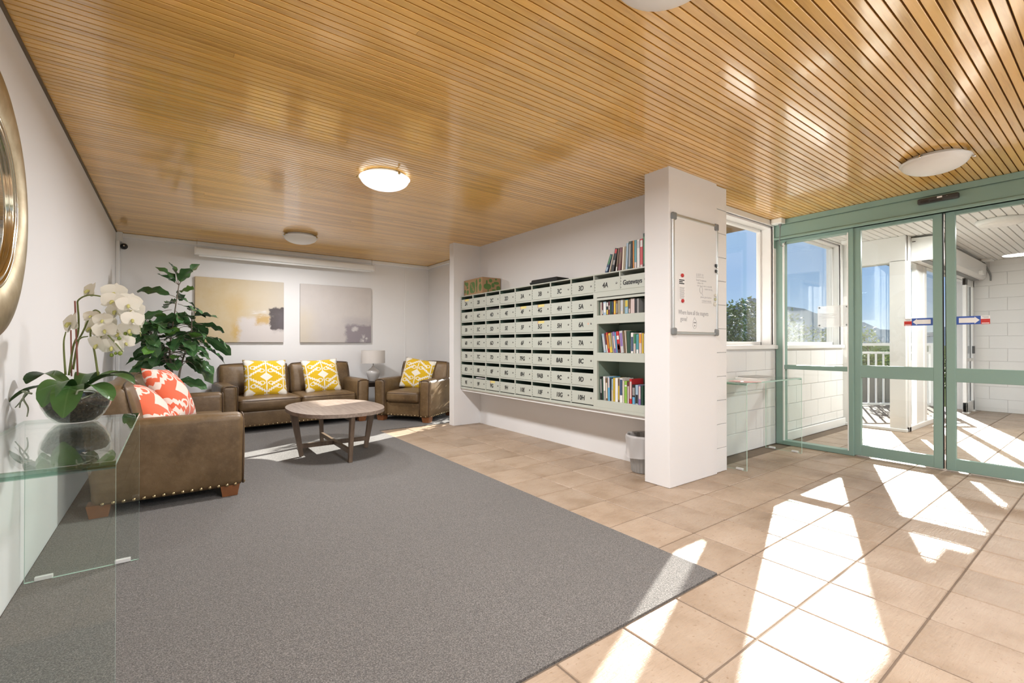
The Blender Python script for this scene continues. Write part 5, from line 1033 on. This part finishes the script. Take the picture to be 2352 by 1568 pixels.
def foliage(name, label, cat, loc, blobs, n, leaf, mats, trunk=None, seed=0, group=None):
    t = thing(name, label, cat, loc, 0, group); rnd = random.Random(seed); V, F = [], []
    tot = sum(b[3] * b[4] * b[5] for b in blobs)
    for (cx, cy, cz, rx, ry, rz) in blobs:
        for _ in range(int(n * rx * ry * rz / tot)):
            while True:
                p = Vector((rnd.uniform(-1, 1), rnd.uniform(-1, 1), rnd.uniform(-1, 1)))
                if 0.25 < p.length < 1: break
            c = Vector((cx + p.x * rx, cy + p.y * ry, cz + p.z * rz)); d = Vector((rnd.gauss(0, 1), rnd.gauss(0, 1), rnd.gauss(0, 0.7))).normalized(); s = d.cross(Vector((rnd.gauss(0, 1), rnd.gauss(0, 1), rnd.gauss(0, 1)))).normalized(); L = leaf * rnd.uniform(0.6, 1.3); b = len(V)
            V += [c - d * L / 2, c + s * L * 0.25, c + d * L / 2, c - s * L * 0.25]; F.append((b, b + 1, b + 2, b + 3))
    tag(link('leaves', mesh('leaves', V, F), t, mats), kind='stuff')
    for k, (p, q, r0) in enumerate(trunk or []): tube('branch' if k else 'trunk', curve_pts([p, ((p[0] + q[0]) / 2 + 0.03, (p[1] + q[1]) / 2, (p[2] + q[2]) / 2), q], 4), [r0 * (1 - 0.6 * i / 8) for i in range(9)], m_bark, t, 7)
    return t
def foliage_mat(name, a, b):
    g = G(name); f = g.noise(g.pos(), 5, 3); g.set(col=g.mix(f, a, b), rough=0.6, spec=0.08); tl = g.t.nodes.new('ShaderNodeBsdfTranslucent'); tl.inputs[0].default_value = (b[0] * 1.2, b[1] * 1.2, b[2], 1); mx = g.t.nodes.new('ShaderNodeMixShader'); mx.inputs[0].default_value = 0.18
    g.t.links.new(g.b.outputs[0], mx.inputs[1]); g.t.links.new(tl.outputs[0], mx.inputs[2]); g.t.links.new(mx.outputs[0], g.t.nodes['Material Output'].inputs[0]); return g.m
m_fol = foliage_mat('dark_shrub_leaves', (0.03, 0.05, 0.022), (0.06, 0.095, 0.035)); m_fol2 = foliage_mat('light_shrub_leaves', (0.06, 0.085, 0.02), (0.12, 0.15, 0.04))
foliage('tree', 'dense dark green tree outside the window beside the pillar', 'tree', (10.6, 5.5, -0.3), [(0, 0, 1.15, 1.1, 1.1, 1.25), (0.7, -0.55, 1.3, 0.7, 0.7, 0.95), (-0.6, 0.5, 1.3, 0.8, 0.8, 1.05), (0.1, -0.1, 1.85, 0.6, 0.6, 0.62)], 9000, 0.085, m_fol, [((0, 0, 0), (0, 0, 1.5), 0.06), ((0, 0, 0.8), (0.5, -0.4, 1.6), 0.03), ((0, 0, 0.8), (-0.5, 0.4, 1.6), 0.03)], 1)
_sh = foliage('shrub', 'low bright shrub at the window seen through the fixed pane beside the doors', 'shrub', (12.9, 4.95, -0.3), [(0, 0, 0.75, 0.55, 0.6, 0.75), (0.45, -0.35, 0.75, 0.4, 0.4, 0.75), (-0.2, 0.3, 1.15, 0.25, 0.25, 0.38)], 2600, 0.06, m_fol2, [((0, 0, 0), (0, 0, 1.0), 0.02)], 2)
_sh.scale = (1.3, 1.3, 1.25)
foliage('small_tree', 'thin young tree with sparse leaves beyond the balustrade outside', 'tree', (11.45, 3.28, -0.3), [(0, 0, 1.35, 0.24, 0.24, 0.42), (0.12, -0.1, 1.05, 0.3, 0.3, 0.16), (-0.1, 0.12, 1.55, 0.14, 0.14, 0.2)], 420, 0.085, m_fol2, [((0, 0, 0), (0, 0, 1.7), 0.02), ((0, 0, 1.0), (0.2, -0.15, 1.3), 0.009), ((0, 0, 1.1), (-0.18, 0.14, 1.45), 0.009)], 3)
foliage('shrub', 'bushy garden shrub directly behind the white balustrade and fence', 'shrub', (13.2, 3.45, -0.3), [(0, 0, 0.7, 0.9, 0.9, 0.55), (0.7, -0.5, 0.72, 0.6, 0.6, 0.55), (-0.5, 0.5, 0.7, 0.6, 0.6, 0.5)], 3600, 0.075, m_fol, [((0, 0, 0), (0, 0, 0.9), 0.03)], 4)
foliage('shrub', 'shrub growing outside the lounge glass door behind the column', 'shrub', (4.5, 6.15, -0.3), [(0, -0.2, 0.7, 0.25, 0.3, 0.6), (0.1, 0.45, 1.05, 0.3, 0.32, 1.02)], 2600, 0.09, m_fol, [((0, 0, 0), (0, 0, 1.0), 0.02)], 5)
S(box('added_floor_terrace', (-14, -24, -0.28), (16, YN - 0.16, -0.18), M('bounce_paving', (0.62, 0.60, 0.56), 0.9, var=0.06, scale=0.6)))  # unseen pale terrace added to bounce sunlight up to the ceiling
S(box('ceiling_eave', (XA + 0.2, YC + 0.02, 2.17), (8.0, 2.42, 2.27), paint('eave_paint', (0.5, 0.49, 0.46))))
# far hills with scattered houses
V, F = [], []; NA, NR = 60, 8; rnd = random.Random(4)
def hill_h(a, t): return (17 + 8 * math.sin(a * 7.0 + 0.4) + 5 * math.sin(a * 17 + 1.0) + 2.0 * math.sin(a * 41)) * (t ** 1.15) + 1.5 * math.sin(a * 90 + t * 20) * t
def hill_p(i, j):
    a = R(30 + 75 * i / NA); t = j / NR; d = 420 + 330 * t; return (d * math.sin(a), d * math.cos(a), -2 + hill_h(a, t) * 2.15)
for j in range(NR + 1):
    for i in range(NA + 1): V.append(hill_p(i, j))
for j in range(NR):
    for i in range(NA): b = j * (NA + 1) + i; F.append((b, b + 1, b + NA + 2, b + NA + 1))
S(link('trim_9', mesh('hills', V, F, True), None, M('hills_painted_haze', (0.075, 0.10, 0.125), 0.95, spec=0.0, var=0.25, scale=0.02))).name = 'hills'  # distance haze is painted into the bluish base colour
hb = []
for _ in range(150):
    i, j = rnd.uniform(0, NA), rnd.uniform(0.3, 6.5); x, y, z = hill_p(i, j); s = rnd.uniform(2.5, 5); hb.append(((x - s, y - s, z - 3), (x + s, y + s, z + s * 0.9)))
tag(boxes('hillside_houses', hb, M('pale_house_walls', (0.5, 0.5, 0.5), 0.7)), 'tiny pale houses scattered over the far hillside', 'houses', kind='stuff')
# small folding sign on a plinth outside the vestibule glass
pl = box('plinth', (-0.13, -0.12, 0), (0.13, 0.12, 0.66), m_block, None, 0.006, 1, (8.22, 1.86, -0.05)); tag(pl, 'white plinth outside the vestibule glass under the folding sign', 'plinth')
sg = thing('folding_sign', 'small white folding A-frame sign outside the vestibule glass', 'sign', (8.22, 1.86, 0.611), R(-20))
for s in (-1, 1):
    p = prism('sign_panel', [(-0.05, 0), (0.05, 0), (0.016, 0.24), (-0.016, 0.24)], -0.003, 0.003, m_white, sg, loc=(0, s * 0.045, 0), rot=(R(90 + s * 10.5), 0, 0))
prism('sign_print', [(-0.012, 0.15), (0.012, 0.15), (0, 0.20)], -0.0035, -0.003, m_redv, sg, loc=(0, -0.049, 0), rot=(R(90 - 10.5), 0, 0))
